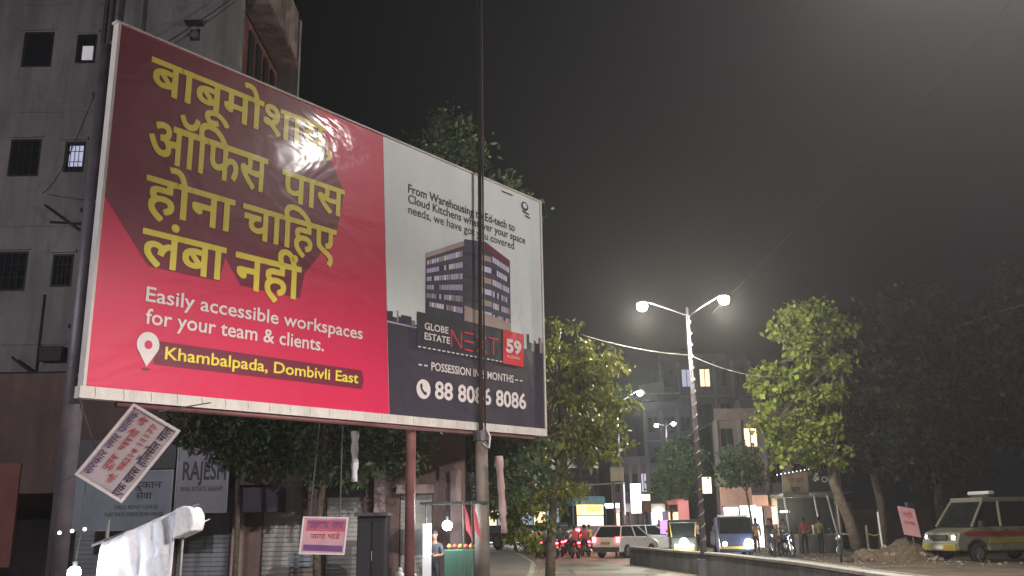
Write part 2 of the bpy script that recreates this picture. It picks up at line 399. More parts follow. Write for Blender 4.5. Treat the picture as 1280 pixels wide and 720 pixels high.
# ------------------------------------------------------------------ the big billboard
A = Vector((-6.329, 13.555, 0)); B = Vector((.751, 22.947, 0)); DU = (B-A); NU = Vector((DU.y, -DU.x, 0)).normalized()
def board(u, v, h=0):
    zb = 3.537+.2*u; zt = 9.637+.151*u
    p = A+DU*u+NU*h; return Vector((p.x, p.y, zb+(zt-zb)*v))
bb = thing('billboard', 'huge crimson and white two-part hoarding with yellow Hindi headline on steel posts', 'billboard', (0, 0, 0))
def bquad(u0, u1, v0, v1, h0, h1, name, m, nu=1, parent=bb):
    b = MB(); vs = []
    for h in (h0, h1):
        for u, v in ((u0, v0), (u1, v0), (u1, v1), (u0, v1)): vs.append(board(u, v, h))
    b.add(vs, [(0, 1, 2, 3), (4, 5, 6, 7), (0, 1, 5, 4), (1, 2, 6, 5), (2, 3, 7, 6), (3, 0, 4, 7)]); return b.build(name, m, parent)
bquad(0, 1, 0, 1, -.10, -.004, 'backing_panel', 'frame_white')
for (a, c, d, e) in ((-.004, 1.004, -.005, .024), (-.004, 1.004, .995, 1.001), (-.001, .003, .024, .995), (.9985, 1.004, .024, .995)):
    bquad(a, c, d, e, -.12, .035, 'frame_edge', 'frame_white')
DV = lambda v: .5415-.030*v   # the seam between the two prints leans a little
def face(pts, h, m, name): return poly_on(board, pts, h, m, bb, name)
face([(.003, .024), (DV(.024), .024), (DV(.996), .996), (.003, .996)], .004, 'flex_crimson', 'red_print')
face([(DV(.024)+.001, .024), (.9985, .024), (.9985, .996), (DV(.996)+.001, .996)], .004, 'flex_white', 'white_print')
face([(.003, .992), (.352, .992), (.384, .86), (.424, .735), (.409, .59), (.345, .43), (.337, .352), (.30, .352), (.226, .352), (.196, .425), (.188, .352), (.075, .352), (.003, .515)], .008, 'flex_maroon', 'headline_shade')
Y = 'flex_yellow'
def dv(body, u0, u1, vb, vt, m=Y, off=.005, w=.012):
    # heavy strokes: the regular face thickened by nudged layers half a millimetre apart
    vs, fs = text2d(body, off); y0, y1 = metrics('\u0928'); x0 = min(x for x, y in vs); x1 = max(x for x, y in vs); b = MB()
    for k, (dx, dy) in enumerate(((0, 0), (-w, -w), (w, -w), (w, w), (-w, w), (0, w*1.3), (0, -w*1.3))):
        b.add([board(u0+(x+dx-x0)/(x1-x0)*(u1-u0), vb+(y+dy-y0)/(y1-y0)*(vt-vb), .013+.0006*k) for x, y in vs], fs)
    return b.build('lettering', m, bb)
dv('\u092c\u093e\u092c\u0942\u092e\u094b\u0936\u093e\u092f,', .054, .392, .845, .937)
dv('\u0911\u093f\u092b\u0938', .060, .262, .652, .757)
dv('\u092a\u093e\u0938', .292, .423, .652, .742)
dv('\u0939\u094b\u0928\u093e', .062, .206, .503, .597)
dv('\u091a\u093e\u093f\u0939\u090f', .222, .408, .503, .597)
dv('\u0932\u0902\u092c\u093e', .063, .196, .357, .449)
dv('\u0928\u0939\u0940\u0902', .214, .337, .347, .446)
W = 'flex_paper'
def tx(body, u0, u1, vb, vt, m, off=.01, h=.013, ref=None): return lettering(body, (u0, u1, vb, vt), board, m, bb, off, ref, h=h)
tx('Easily accessible workspaces', .075, .474, .259, .297, W, .012)
tx('for your team & clients.', .077, .390, .200, .239, W, .012)
face([(.095, .159), (.474, .157), (.480, .127), (.476, .097), (.094, .096)], .008, 'flex_darkred', 'address_strip')
tx('Khambalpada, Dombivli East', .110, .467, .114, .146, Y, .014)
pin = [(.0840+.0165*math.cos(t), .1455+.0325*math.sin(t)) for t in [R(-28+236*k/24) for k in range(25)]]+[(.0840, .088)]
face(pin, .014, W, 'map_pin'); face(circle(.0843, .145, .0058, .0115), .018, 'flex_crimson', 'map_pin_hole')
face(circle(.084, .082, .006, .003), .014, 'flex_darkred', 'map_pin_dot')
# right half
face([(DV(.34)+.001, .345), (.9985, .337), (.9985, .024), (DV(.024)+.001, .024)], .008, 'flex_black', 'black_print')
rnd = random.Random(3); x = .531; k = 0
while x < .998:      # strip of low city roofs along the top of the black band
    w = rnd.uniform(.004, .014); h0 = .345-(x-.531)*.017; hh = rnd.uniform(.008, .042)+(.02 if x > .93 else 0)
    if not (.60 < x < .93): face([(x, h0-.004), (min(x+w, .9975), h0-.004), (min(x+w, .9975), h0+hh), (x, h0+hh)], .010, ('flex_slate', 'flex_ink', 'flex_slate', 'flex_gold')[k % 4], 'printed_roof')
    x += w; k += 1
face([(.530, .332), (.607, .331), (.607, .336), (.530, .338)], .012, 'flex_lilac', 'printed_road')
# printed office block
def lerp(a, b, t): return a+(b-a)*t
xl, xc, xd, xr = .629, .739, .806, .887
def edge(u):
    if u < xc: return lerp(.613, .705, (u-xl)/(xc-xl))
    if u < xd: return lerp(.715, .733, (u-xc)/(xd-xc))
    return lerp(.728, .688, (u-xd)/(xr-xd))
face([(xl, .39), (xl, edge(xl)), (xc, .707), (xc+.001, edge(xc)), (xd, .733), (xr, .688), (xr, .39)], .010, 'flex_slate', 'printed_block')
rr_ = random.Random(5)
for side, (a, c) in enumerate(((xl+.003, xc-.004), (xd+.022, xr-.003))):
    for fl in range(6):
        for q in range(15 if side == 0 else 8):
            n = 15 if side == 0 else 8; u0 = lerp(a, c, q/n); u1 = lerp(a, c, (q+1)/n)-.0012
            f = lambda u, g: lerp(.415, edge(u)-.02, g)
            g0 = fl/6+.03; g1 = g0+.085
            face([(u0, f(u0, g0)), (u1, f(u1, g0)), (u1, f(u1, g1)), (u0, f(u0, g1))], .014, rr_.choice(['flex_lilac', 'flex_lilac', 'flex_lilac', 'flex_gold', 'flex_ink', 'flex_paper']), 'printed_window')
for fl in range(6):
    v0 = .43+fl*.045; face([(xc+.004, v0), (xd-.016, v0+.003), (xd-.016, v0+.014), (xc+.004, v0+.011)], .014, 'flex_ink' if fl % 2 else 'flex_slate', 'printed_window')
    face([(xd-.012, v0), (xd+.018, v0), (xd+.018, v0+.022), (xd-.012, v0+.022)], .014, 'flex_gold' if fl % 2 else 'flex_lilac', 'printed_window')
face([(xc, .397), (xr, .397), (xr, .43), (xc, .455)], .016, 'flex_gold', 'printed_shopfront')
face([(xd+.002, .700), (xr-.004, .664), (xr-.004, .684), (xd+.002, .724)], .015, 'flex_darkred', 'printed_parapet')
face([(xl, .596), (xc, .688), (xc, .706), (xl, .612)], .015, 'flex_gold', 'printed_parapet')
IK = 'flex_ink'
tx('From Warehousing to Ed-tech to', .580, .906, .820, .852, IK, .016)
tx('Cloud Kitchens whatever your space', .580, .942, .782, .813, IK, .010)
tx('needs, we have got you covered', .581, .902, .742, .773, IK, .006)
for (a, b_) in (((.930, .966), (.955, .952)), ((.936, .948), (.963, .930)), ((.932, .930), (.952, .912))):   # small round emblem
    pass
face(circle(.943, .948, .0125, .020), .014, IK, 'emblem'); face(circle(.943, .950, .0075, .012), .018, 'flex_white', 'emblem_ring')
face([(.934, .927), (.958, .921), (.958, .914), (.934, .919)], .014, IK, 'emblem_bar'); face([(.944, .911), (.961, .907), (.961, .900), (.944, .903)], .014, 'flex_darkred', 'emblem_bar')
face([(.862, .976), (.900, .977), (.900, .971), (.862, .970)], .014, IK, 'small_print')
face([(.606, .392), (.930, .393), (.930, .267), (.607, .266)], .020, 'flex_ink', 'project_plate')
for k in range(19):
    u0 = .609+k*.0132
    if u0 < .85: face([(u0, .2655), (u0+.008, .2655), (u0+.008, .2700), (u0, .2700)], .024, 'flex_paper', 'dash')
tx('GLOBE', .626, .692, .334, .358, W, .018, .025); tx('ESTATE', .626, .696, .298, .322, W, .018, .025)
def thin(u0, u1, segs):
    for (a, b, c, d) in segs:   # strokes in a unit box
        P = Vector((lerp(u0, u1, a), lerp(.288, .352, b))); Q = Vector((lerp(u0, u1, c), lerp(.288, .352, d)))
        e = Vector((Q.x-P.x, (Q.y-P.y)*.52)); nn = Vector((-e.y, e.x)).normalized()*.0015; nn = Vector((nn.x, nn.y/.52))
        face([tuple(P-nn), tuple(Q-nn), tuple(Q+nn), tuple(P+nn)], .025+.001*len(segs), 'flex_red', 'thin_letter_stroke')
thin(.700, .729, [(0, 0, 0, 1), (0, 1, 1, 0), (1, 0, 1, 1)])
thin(.738, .765, [(0, 0, 1, 0), (0, .5, 1, .5), (0, 1, 1, 1)])
thin(.775, .805, [(0, 0, 1, 1), (0, 1, 1, 0)])
thin(.812, .843, [(0, 1, 1, 1), (.5, 0, .5, 1)])
face([(.859, .395), (.928, .396), (.927, .262), (.858, .262)], .024, 'flex_red', 'red_badge')
tx('59', .868, .920, .312, .360, W, .045, .029); tx('FLOORS', .872, .914, .288, .298, W, 0, .029)
tx('POSSESSION IN 5 MONTHS', .646, .893, .193, .221, W, .014, .013)
for u0 in (.612, .627, .899, .914): face([(u0, .203), (u0+.009, .203), (u0+.009, .208), (u0, .208)], .013, W, 'dash')
tx('88 8086 8086', .656, .934, .096, .154, W, .026, .013)
face(circle(.6255, .122, .0185, .034), .014, W, 'phone_disc')
hs = [(.617, .139), (.621, .141), (.623, .132), (.6215, .126), (.627, .115), (.632, .113), (.635, .107), (.631, .101), (.626, .104), (.619, .117), (.616, .130)]
face(hs, .018, 'flex_black', 'phone_handset')
for k in range(26):
    u_ = .015+k*.0388
    for v_, e_ in ((.0245, -.006), (.9955, 1.0025)):
        MB().tube([board(u_, v_, .037), board(u_+.0015, (v_+e_)/2, .045), board(u_+.001, e_, .03)], .005, 5).build('lashing', 'cable_pale', bb)
# steel behind and below
def bpost(u, h, r, z1, m='pole_dark', lab=None):
    p = board(u, 0, h); o = MB().tube([(p.x, p.y, -.1), (p.x, p.y, z1)], r, 14).build('post', m, bb, True); return o
bpost(.004, -.30, .14, 9.3); bpost(.618, -.25, .105, 9.5, 'pole_brown')
for v in (.05, .5, .95):
    a = board(0, v, -.18); c = board(1, v, -.18); MB().tube([a, c], .045, 6).build('rail', 'pole_dark', bb, True)
MB().tube([board(.05, -.012, -.06), board(.97, -.012, -.06)], .05, 6).build('rail', 'pole_brown', bb, True)

def lerp(a, b, t): return a+(b-a)*t
# ------------------------------------------------------------------ street lamps
def mast():
    t = thing('street_lamp', 'tall road mast lamp whose long arm reaches over the median from the right', 'street lamp', (13.6, 15.6, 0))
    MB().tube([(0, 0, 0), (0, 0, 6), (0, 0, 13.6)], [.15, .12, .08], 12).build('pole', 'pole_steel', t, True)
    MB().tube([(0, 0, 13.2), (-1.2, .4, 13.9), (-3.2, 1.0, 14.25), (-5.0, 1.7, 14.15)], [.06, .05, .045, .04], 8).build('arm', 'pole_steel', t, True)
    MB().ball((-5.45, 1.8, 14.12), .4, 12, 8, (1.1, .5, .3)).build('lamp_head', 'pole_steel', t, True)
    MB().ball((-5.45, 1.8, 13.98), .28, 12, 8, (1.05, .55, .4)).build('lens', 'lamp_glow', t, True)
    lamp('lamp_light', (-5.45, 1.8, 13.75), MAST_POWER, (1, .94, .88), t, .22, 172, (-.62, 0.02, -.78), .55)
mast()
def double_arm(loc, H, heads, label, power, col, wrap=True, glowmat='lamp_glow', arm_h=.35, hs=1.0, spot=None):
    t = thing('street_lamp', label, 'street lamp', loc)
    MB().tube([(0, 0, 0), (0, 0, H*.5), (-.04, 0, H)], [.10, .08, .045], 12).build('pole', 'pole_dark', t, True)
    MB().b2(-.22, .22, -.22, .22, 0, .5).build('plinth', 'concrete', t)
    if wrap:
        pts = []; n = 200
        for k in range(n): a = k*.62; z = .8+(H-1.0)*k/n; rr_ = .104-.045*k/n; pts.append((math.cos(a)*rr_, math.sin(a)*rr_, z))
        MB().tube(pts, .018, 5).build('light_string', 'pole_steel', t, True)
    for (hx, hy, hz) in heads:
        d = Vector((hx, hy, 0)); 
        MB().tube([(0, 0, H-.3), (hx*.3, hy*.3, lerp(H-.3, hz+.1, .38)), (hx*.65, hy*.65, lerp(H-.3, hz+.1, .75)), (hx*.94, hy*.94, hz+.12)], [.035, .03, .026, .022], 8).build('arm', 'pole_dark', t, True)
        MB().ball((hx, hy, hz+.08), .20*hs, 14, 8, (1, .7, .35)).build('lamp_head', 'pole_dark', t, True)
        MB().ball((hx, hy, hz-.05), .185*hs, 16, 12, (1, .95, .9)).build('lens', glowmat, t, True)
        lamp('lamp_light', (hx, hy, hz-.40*hs), power, col, t, .12, spot, (0, 0, -1), .35)
    return t
double_arm((5.85, 30.2, 0), 8.55, [(-1.52, 0, 8.67), (1.22, 0, 8.85)], 'double-arm street lamp on the median, pole wrapped in a pale light string', ARM_POWER, (1, .91, .76))
double_arm((6.42, 8.2, 0), 8.3, [(-1.05, 0, 8.6), (1.5, 0, 8.8)], 'nearest double-arm street lamp just outside the upper right of the view', NEAR_POWER, (1, .92, .86), False, spot=172)
double_arm((-15.5, 6.5, 0), 7.6, [(1.2, 1.2, 7.9)], 'added unseen lane lamp at the left that brightens the grey apartment block', ADDED_LANE_POWER, (.95, .93, 1), False)  # added lamp out of view, put in to light the left facade
double_arm((5.55, 50, 0), 8.1, [(1.26, 0, 8.47)], 'single-arm street lamp standing beyond the end of the median wall', 2200, (.85, 1, .9), False, 'lamp_glow', .2, .9)
double_arm((10.9, 67, 0), 8.6, [(-.62, .6, 8.5), (.45, -.4, 8.5)], 'far short-armed twin street lamp in front of the apartment block', 200, (.95, 1, 1), False, 'lamp_cool', .2, .8)

# ------------------------------------------------------------------ tall building on the left
def window(parent, x0, x1, z0, z1, y, glass='pane_dark', bars=0, sash=True, fm='dark_frame', lit=None):
    f = MB(); w = .06
    f.b2(x0, x1, y-.05, y+.02, z1-w, z1); f.b2(x0, x1, y-.05, y+.02, z0, z0+w)
    f.b2(x0, x0+w, y-.05, y+.02, z0+w, z1-w); f.b2(x1-w, x1, y-.05, y+.02, z0+w, z1-w)
    if bars:
        for k in range(1, bars): xx = x0+w+(x1-x0-2*w)*k/bars; f.b2(xx-.008, xx+.008, y-.06, y-.045, z0+w, z1-w)
        for k in (1, 2): zz = z0+(z1-z0)*k/3; f.b2(x0+w, x1-w, y-.075, y-.061, zz-.008, zz+.008)
    o = f.build('window', fm, parent)
    MB().b2(x0+w, x1-w, y+.03, y+.05, z0+w, z1-w).build('pane', glass, o)
    if lit: a, b, c, d = lit; MB().b2(lerp(x0, x1, a), lerp(x0, x1, b), y+.0, y+.028, lerp(z0, z1, c), lerp(z0, z1, d)).build('curtain', lit_mat, o)
    MB().b2(x0-.06, x1+.06, y-.12, y+.0, z1+.04, z1+.12).build('sunshade', 'plaster', o)
    return o
LB = thing('apartment_building', 'tall grey plastered apartment block behind the left of the hoarding with two lit windows', 'building')
FY = 25.0
wins = []
for r, zc in enumerate((15.55, 12.1, 8.7)):
    for (xc_, w, h) in ((-12.56, .60, .95), (-14.0, .9, 1.15), (-15.8, .9, 1.1), (-17.6, .9, 1.1)): wins.append((xc_-w/2, xc_+w/2, zc-h/2, zc+h/2, r))
wins = [w for w in wins]
def wall_with_holes(parent, x0, x1, z0, z1, y, th, holes, m, name='wall'):
    xs = sorted({x0, x1, *[h[0] for h in holes], *[h[1] for h in holes]}); zs = sorted({z0, z1, *[h[2] for h in holes], *[h[3] for h in holes]})
    b = MB()
    for i in range(len(xs)-1):
        run = None
        for j in range(len(zs)-1):
            cx, cz = (xs[i]+xs[i+1])/2, (zs[j]+zs[j+1])/2
            hole = any(h[0] < cx < h[1] and h[2] < cz < h[3] for h in holes)
            if not hole: run = [zs[j], zs[j+1]] if run is None else [run[0], zs[j+1]]
            if (hole or j == len(zs)-2) and run: b.b2(xs[i], xs[i+1], y, y+th, run[0], run[1]); run = None
    return b.build(name, m, parent)
wall_with_holes(LB, -19, -8.07, 0, 21, FY, .25, [w[:4] for w in wins]+[(-9.5, -9.2, 15.75, 16.15)], 'plaster')
for (x0, x1, z0, z1, r) in wins:
    first = abs((x0+x1)/2+12.56) < .1; lit = None; lit_mat = 'win_glow'
    if first and r == 0: lit = (.28, .80, .15, .62)
    if first and r == 1: lit = (.2, .86, .22, .88); lit_mat = 'win_cool'
    window(LB, x0, x1, z0, z1, FY+.05, bars=4 if r else 0, lit=lit)
MB().b2(-19, -8.11, FY+.3, 29.2, 0, 20.9).build('inner_wall', 'dark', LB)
# side face: red-brown recess, pale balcony bands, openings
b = MB(); b.b2(-8.065, -8.0, 25.0, 25.35, 0, 21); b.build('corner_pier', 'plaster', LB)
MB().b2(-8.06, -8.02, 25.35, 29.3, 0, 16.9).build('side_wall', 'plaster_red', LB)
for z0, z1 in ((17.25, 19.2), (13.4, 14.5)):
    MB().b2(-8.06, -7.35, 25.6, 29.3, z0, z1).build('balcony_parapet', 'plaster_warm', LB, bevel=.02)
    MB().b2(-8.06, -7.28, 25.5, 29.35, z0-.16, z0-.003).build('balcony_slab', 'plaster_brown', LB)
MB().b2(-8.06, -7.3, 29.36, 29.6, 12, 19.0).build('end_pier', 'plaster', LB)
for k in range(4):
    y0 = 25.9+k*.85; MB().b2(-8.03, -7.96, y0, y0+.45, 15.0, 16.6).build('louvre_opening', 'dark', LB)
# pipes, brackets, vent, conduits
for x_, r_ in ((-12.05, .055), (-11.86, .04), (-11.6, .06), (-10.9, .04)):
    MB().tube([(x_, FY-.09, .1), (x_, FY-.09, 20.5)], r_, 8).build('drain_pipe', 'pipe', LB, True)
MB().tube([(-12.95, FY-.05, 0), (-12.95, FY-.05, 8.0)], .03, 6).build('conduit', 'dark_frame', LB, True)
for z_ in (10.35, 13.9, 7.0):
    MB().b2(-11.95, -11.75, FY-.2, FY-.03, z_, z_+.22).build('bracket', 'dark_frame', LB); MB().b2(-12.14, -11.98, FY-.2, FY-.03, z_+.02, z_+.12).build('bracket', 'dark_frame', LB)
MB().b2(-9.5, -9.2, FY+.05, FY+.1, 15.75, 16.15).build('vent_frame', 'dark_frame', LB); MB().tube([(-9.35, FY-.07, 15.95), (-9.35, FY+.04, 15.95)], .12, 12).build('exhaust_fan', 'tin', LB)
MB().b2(-9.6, -9.1, FY-.3, FY-.003, 16.22, 16.28).build('vent_hood', 'dark_frame', LB)
for z_ in (17.0, 13.5, 10.0, 6.6): MB().b2(-19, -12.2, FY-.035, FY-.002, z_, z_+.07).build('floor_band', 'plaster', LB)
MB().tube([(-15, FY-.1, 5.25), (-12.1, FY-.1, 5.2)], .045, 6).build('conduit', 'dark_frame', LB, True)
MB().tube([(-15, FY-.1, 4.3), (-12.6, FY-.1, 4.3), (-12.5, FY-.1, 5.1)], .035, 6).build('conduit', 'dark_frame', LB, True)
for (a, c) in (((-13.2, 24.9, 10.6), (-12.1, 24.8, 9.8)), ((-13.0, 24.9, 10.1), (-12.0, 24.8, 10.0))):
    MB().tube([a, c], .03, 6).build('stay_rod', 'dark_frame', LB, True)
MB().b2(-12.8, -12.2, FY-.3, FY-.02, 6.1, 6.5).build('meter_box', 'dark_frame', LB)

# ------------------------------------------------------------------ shop row below the hoarding
SY = 22.6
SB = thing('shop_row', 'low brown shop building with closed shutters and name boards under the hoarding', 'building')
sh = [(-8.0, -6.75, .05, 2.15), (-6.0, -5.05, .05, 2.75), (-4.5, -3.6, .05, 2.3), (-2.75, -1.95, .05, 2.35), (-12.5, -8.4, .05, 1.9)]
wall_with_holes(SB, -13, -1.2, 0, 5.4, SY, .3, sh, 'plaster_brown')
MB().b2(-13, -1.2, SY+.32, SY+6, 0, 5.5).build('inner_wall', 'dark', SB)
for i, (x0, x1, z0, z1) in enumerate(sh):
    b = MB(); z = z0
    while z < z1-.02: b.b2(x0+.02, x1-.02, SY+.10, SY+.16, z, z+.085); b.b2(x0+.02, x1-.02, SY+.13, SY+.17, z+.085, z+.105); z += .105
    b.build('roller_shutter', 'shutter' if i in (0, 4) else 'shutter_pale', SB)
    MB().b2(x0-.05, x1+.05, SY-.25, SY-.003, z1+.02, z1+.22).build('shutter_box', 'plaster_warm' if i % 2 else 'dark_frame', SB)
MB().b2(-6.75, -5.45, SY-.7, SY-.004, 1.98, 2.55).build('balcony_fascia', 'plaster_violet', SB, bevel=.02)
MB().b2(-5.40, -4.75, SY-.4, SY-.004, 2.7, 5.2).build('projecting_bay', 'plaster_warm', SB, bevel=.02)
for x_ in (-6.5, -4.75, -3.2, -1.4): MB().b2(x_-.13, x_+.13, SY-.18, SY-.005, 0, 2.9).build('pilaster', 'plaster_warm', SB)
for k in range(7): MB().b2(-6.7+k*.18, -6.64+k*.18, SY-.62, SY-.58, 2.56, 3.1).build('baluster', 'pole_brown', SB)
MB().b2(-6.75, -5.45, SY-.64, SY-.56, 3.11, 3.17).build('handrail', 'pole_brown', SB)

def signboard(name, label, o, ux, uy, m, texts=(), border=None, th=.06, cat='sign', polys=()):
    """o = lower left corner, ux / uy = full width and height vectors"""
    t = thing(name, label, cat); s = plane_surf(o, ux, uy)
    b = MB(); b.add([s(0, 0, 0), s(1, 0, 0), s(1, 1, 0), s(0, 1, 0), s(0, 0, -th), s(1, 0, -th), s(1, 1, -th), s(0, 1, -th)],
                    [(0, 1, 2, 3), (4, 5, 6, 7), (0, 1, 5, 4), (1, 2, 6, 5), (2, 3, 7, 6), (3, 0, 4, 7)]); b.build('panel', m, t)
    if border:
        w = .02/Vector(ux).length*1.6; hh = .02/Vector(uy).length*1.6
        for (a, c, d, e) in ((0, 1, 0, hh), (0, 1, 1-hh, 1), (0, w, hh, 1-hh), (1-w, 1, hh, 1-hh)):
            b = MB(); b.add([s(a, d, .012), s(c, d, .012), s(c, e, .012), s(a, e, .012), s(a, d, .001), s(c, d, .001), s(c, e, .001), s(a, e, .001)],
                            [(0, 1, 2, 3), (4, 5, 6, 7), (0, 1, 5, 4), (1, 2, 6, 5), (2, 3, 7, 6), (3, 0, 4, 7)]); b.build('frame_edge', border, t)
    for (pts, pm) in polys: poly_on(s, pts, .004, pm, t, 'printed_band')
    for (body, u0, u1, v0, v1, tm, off) in texts: lettering(body, (u0, u1, v0, v1), s, tm, t, off, h=.008)
    return t
signboard('shop_sign', 'grey-white name board lettered RAJESH above the left shutter', (-7.70, 21.5, 1.98), (1.2, 0, .0), (0, 0, 1.62), 'sign_grey',
          [('RAJESH', .12, .94, .46, .70, 'ink', .02), ('REAL ESTATE AGENT', .10, .90, .30, .36, 'ink_violet', .01)], 'tin')
signboard('shop_sign', 'wide bluish board with small rows of print behind the tilted placard', (-10.3, 21.45, 1.62), (2.56, 0, 0), (0, 0, 1.33), 'sign_blue',
          [('\u0926\u0941\u0915\u093e\u0928', .66, .90, .70, .80, 'ink', .01), ('\u0938\u0947\u0935\u093e', .68, .82, .52, .62, 'ink', .01), ('SALE RENT LEASE', .50, .88, .36, .42, 'ink', 0), ('FLAT SHOP OFFICE ROW HOUSE', .42, .93, .24, .30, 'ink', 0)], 'tin')
signboard('shop_sign', 'dark band board over the wide bluish board', (-10.3, 21.5, 2.98), (2.56, 0, 0), (0, 0, .66), 'signblack')
signboard('shop_sign', 'dull red board at the far left edge below the balcony', (-12.6, 20.8, .9), (1.7, 0, 0), (0, 0, 2.2), 'plaster_red', [('\u0928\u0935', .3, .75, .4, .62, 'cloth_white', .02)])
signboard('shop_sign', 'brown plank board beside the balcony fascia', (-6.42, 21.75, 2.6), (1.0, 0, 0), (0, 0, 1.3), 'plaster_brown')
# tilted placard hanging on the left post
cP = Vector((-4.94, 12.0, 2.58)); rot = R(53); rot2 = R(150)
uxp = Vector((math.cos(rot), 0, math.sin(rot))); uyp = Vector((math.cos(rot2), 0, math.sin(rot2)))
W1, H1 = 1.12, .72
pt = signboard('placard', 'tilted pinkish-white Hindi notice placard hanging beside the left hoarding post', cP-uxp*W1/2-uyp*H1/2, uxp*W1, uyp*H1, 'card',
     [('\u0938\u0930\u0915\u093e\u0930 \u0928\u0917\u0930 \u092a\u093e\u0932\u0915', .08, .94, .78, .90, 'ink_violet', .008),
      ('\u0930\u0942\u092e \u092d\u093e\u0921\u0947 \u0928\u0947', .22, .94, .57, .68, 'ink_red', .01),
      ('\u092e\u094b. 98214 11177', .12, .92, .36, .46, 'ink_red', .01),
      ('\u090f\u0915 \u0916\u093e\u0938 \u0939\u0949\u0932\u0938\u0947\u0932 \u092e\u093e\u0932', .04, .97, .10, .24, 'ink', .012)], 'card_edge', .03)
MB().tube([(-5.35, 12.02, 2.6), (-6.2, 13.2, 3.45)], .012, 5).build('hanging_wire', 'cable', pt)
MB().tube([(-4.6, 12.02, 3.1), (-4.9, 15.0, 3.6)], .010, 5).build('hanging_wire', 'cable', pt)
# pink notice board
t = signboard('notice_board', 'pink and purple notice board hanging low beneath the hoarding', (-4.28, 19.0, 1.12), (.90, 0, -.03), (.06, 0, .72), 'pink_card',
     [('\u0938\u0939\u0915\u093e\u0930 \u0928\u0917\u0930', .12, .92, .70, .86, 'violet_stripe', .03), ('\u091c\u093e\u0917\u093e \u092d\u093e\u0921\u0947', .22, .86, .42, .54, 'ink_red', .01)], 'cloth_white', .03,
     polys=[([(.10, .62), (.96, .62), (.96, .92), (.10, .92)], 'red_stripe'), ([(.08, .10), (.94, .08), (.94, .24), (.08, .26)], 'violet_stripe')])
MB().tube([(-3.5, 19.05, 1.8), (-3.5, 19.05, 4.0)], .015, 6).build('hanger', 'pole_dark', t); MB().tube([(-4.1, 19.05, 1.8), (-3.95, 19.05, 4.0)], .012, 6).build('hanger', 'pole_dark', t)

# ------------------------------------------------------------------ electric pole in front of the hoarding
ep = thing('electric_pole', 'tall pole standing in front of the white half of the hoarding', 'pole', (-.725, 20.7, 0))
MB().tube([(0, 0, 0), (0, 0, 2), (-.01, 0, 3.62)], [.165, .155, .135], 14).build('lower_pole', 'pole_wood', ep, True)
MB().tube([(-.01, 0, 3.6), (0, 0, 9), (.02, 0, 21)], [.05, .045, .04], 10).build('upper_pipe', 'red_cable', ep, True)
MB().tube([(.085, -.05, 3.6), (.075, -.05, 8), (.08, -.05, 14), (.085, -.05, 21)], .022, 6).build('riser_cable', 'cable', ep, True)
MB().tube([(-.01, 0, 3.42), (-.01, 0, 3.64)], .175, 12).build('clamp', 'pole_dark', ep)
MB().tube([(.1, -.1, 3.7), (.19, -.12, 3.5), (.17, -.17, 3.25), (.03, -.18, 3.35)], .022, 6).build('cable_loop', 'cable_pale', ep, True)

# hanging strips and cloths
def cloth_strip(name, label, x, y, z1, z0, w, m, sway=.08):
    b = MB(); n = 10; vs = []
    for k in range(n+1):
        z = lerp(z1, z0, k/n); ww = w*(1-.35*(k/n)+.15*math.sin(k*2.1)); o = sway*k/n; vs += [(x+o-ww/2, y+.04*math.sin(k*1.3), z), (x+o, y-.05, z), (x+o+ww/2, y+.03*math.cos(k), z)]
    fs = []
    for k in range(n): fs += [(3*k, 3*k+1, 3*k+4, 3*k+3), (3*k+1, 3*k+2, 3*k+5, 3*k+4)]
    b.add(vs, fs); o = b.build(name, m, None, True); s = o.modifiers.new('solidify', 'SOLIDIFY'); s.thickness = .012
    return tag(o, label, 'cloth')
cloth_strip('cloth_strip', 'white cloth strip dangling from the bottom rail of the hoarding', -3.42, 20.1, 3.62, 2.55, .16, 'cloth_white', .02)
cloth_strip('cloth_strip', 'pinkish ribbon of cloth hanging right of the tall pole', -.34, 20.2, 3.05, 1.45, .16, 'cloth_pink', .10)

# ------------------------------------------------------------------ white sheeted stall, bottom left
st = thing('food_stall', 'street stall under a bright white sheet at the lower left corner', 'stall')
b = MB(); NU_, NV_ = 22, 18; rg_ = np.random.default_rng(8)
for i_ in range(NV_+1):
    for j_ in range(NU_+1):
        a_ = j_/NU_; d_ = i_/NV_; x_ = lerp(-5.16, -4.23, a_); zt_ = lerp(1.47, 1.87, a_); z_ = lerp(zt_, .15, d_)
        b.v.append((x_+.02*math.sin(d_*5+a_*3)*d_, 11.98-.16*d_**.6+.030*math.sin(a_*13+d_*4)*(.3+d_)+.014*math.sin(a_*31-d_*9)+.05*math.sin(d_*3.1)*math.sin(a_*3.14), z_-.02*abs(math.sin(a_*9.4))*(1-d_)))
for i_ in range(NV_):
    for j_ in range(NU_): q_ = i_*(NU_+1)+j_; b.f.append((q_, q_+1, q_+NU_+2, q_+NU_+1)); b.mi.append(0)
o = b.build('front_sheet', 'white_sheet', st, True); s_ = o.modifiers.new('solidify', 'SOLIDIFY'); s_.thickness = .012
b = MB()
for i_ in range(9):
    for j_ in range(15):
        a_ = j_/14; d_ = i_/8; b.v.append((lerp(-5.16, -4.25, a_), lerp(12.0, 13.3, d_), lerp(1.47, 1.86, a_)-.09*math.sin(d_*3.14)-.03*math.sin(a_*9.4)*math.sin(d_*3.14)-.1*d_))
for i_ in range(8):
    for j_ in range(14): q_ = i_*15+j_; b.f.append((q_, q_+1, q_+16, q_+15)); b.mi.append(0)
o = b.build('top_sheet', 'white_sheet', st, True); s_ = o.modifiers.new('solidify', 'SOLIDIFY'); s_.thickness = .012
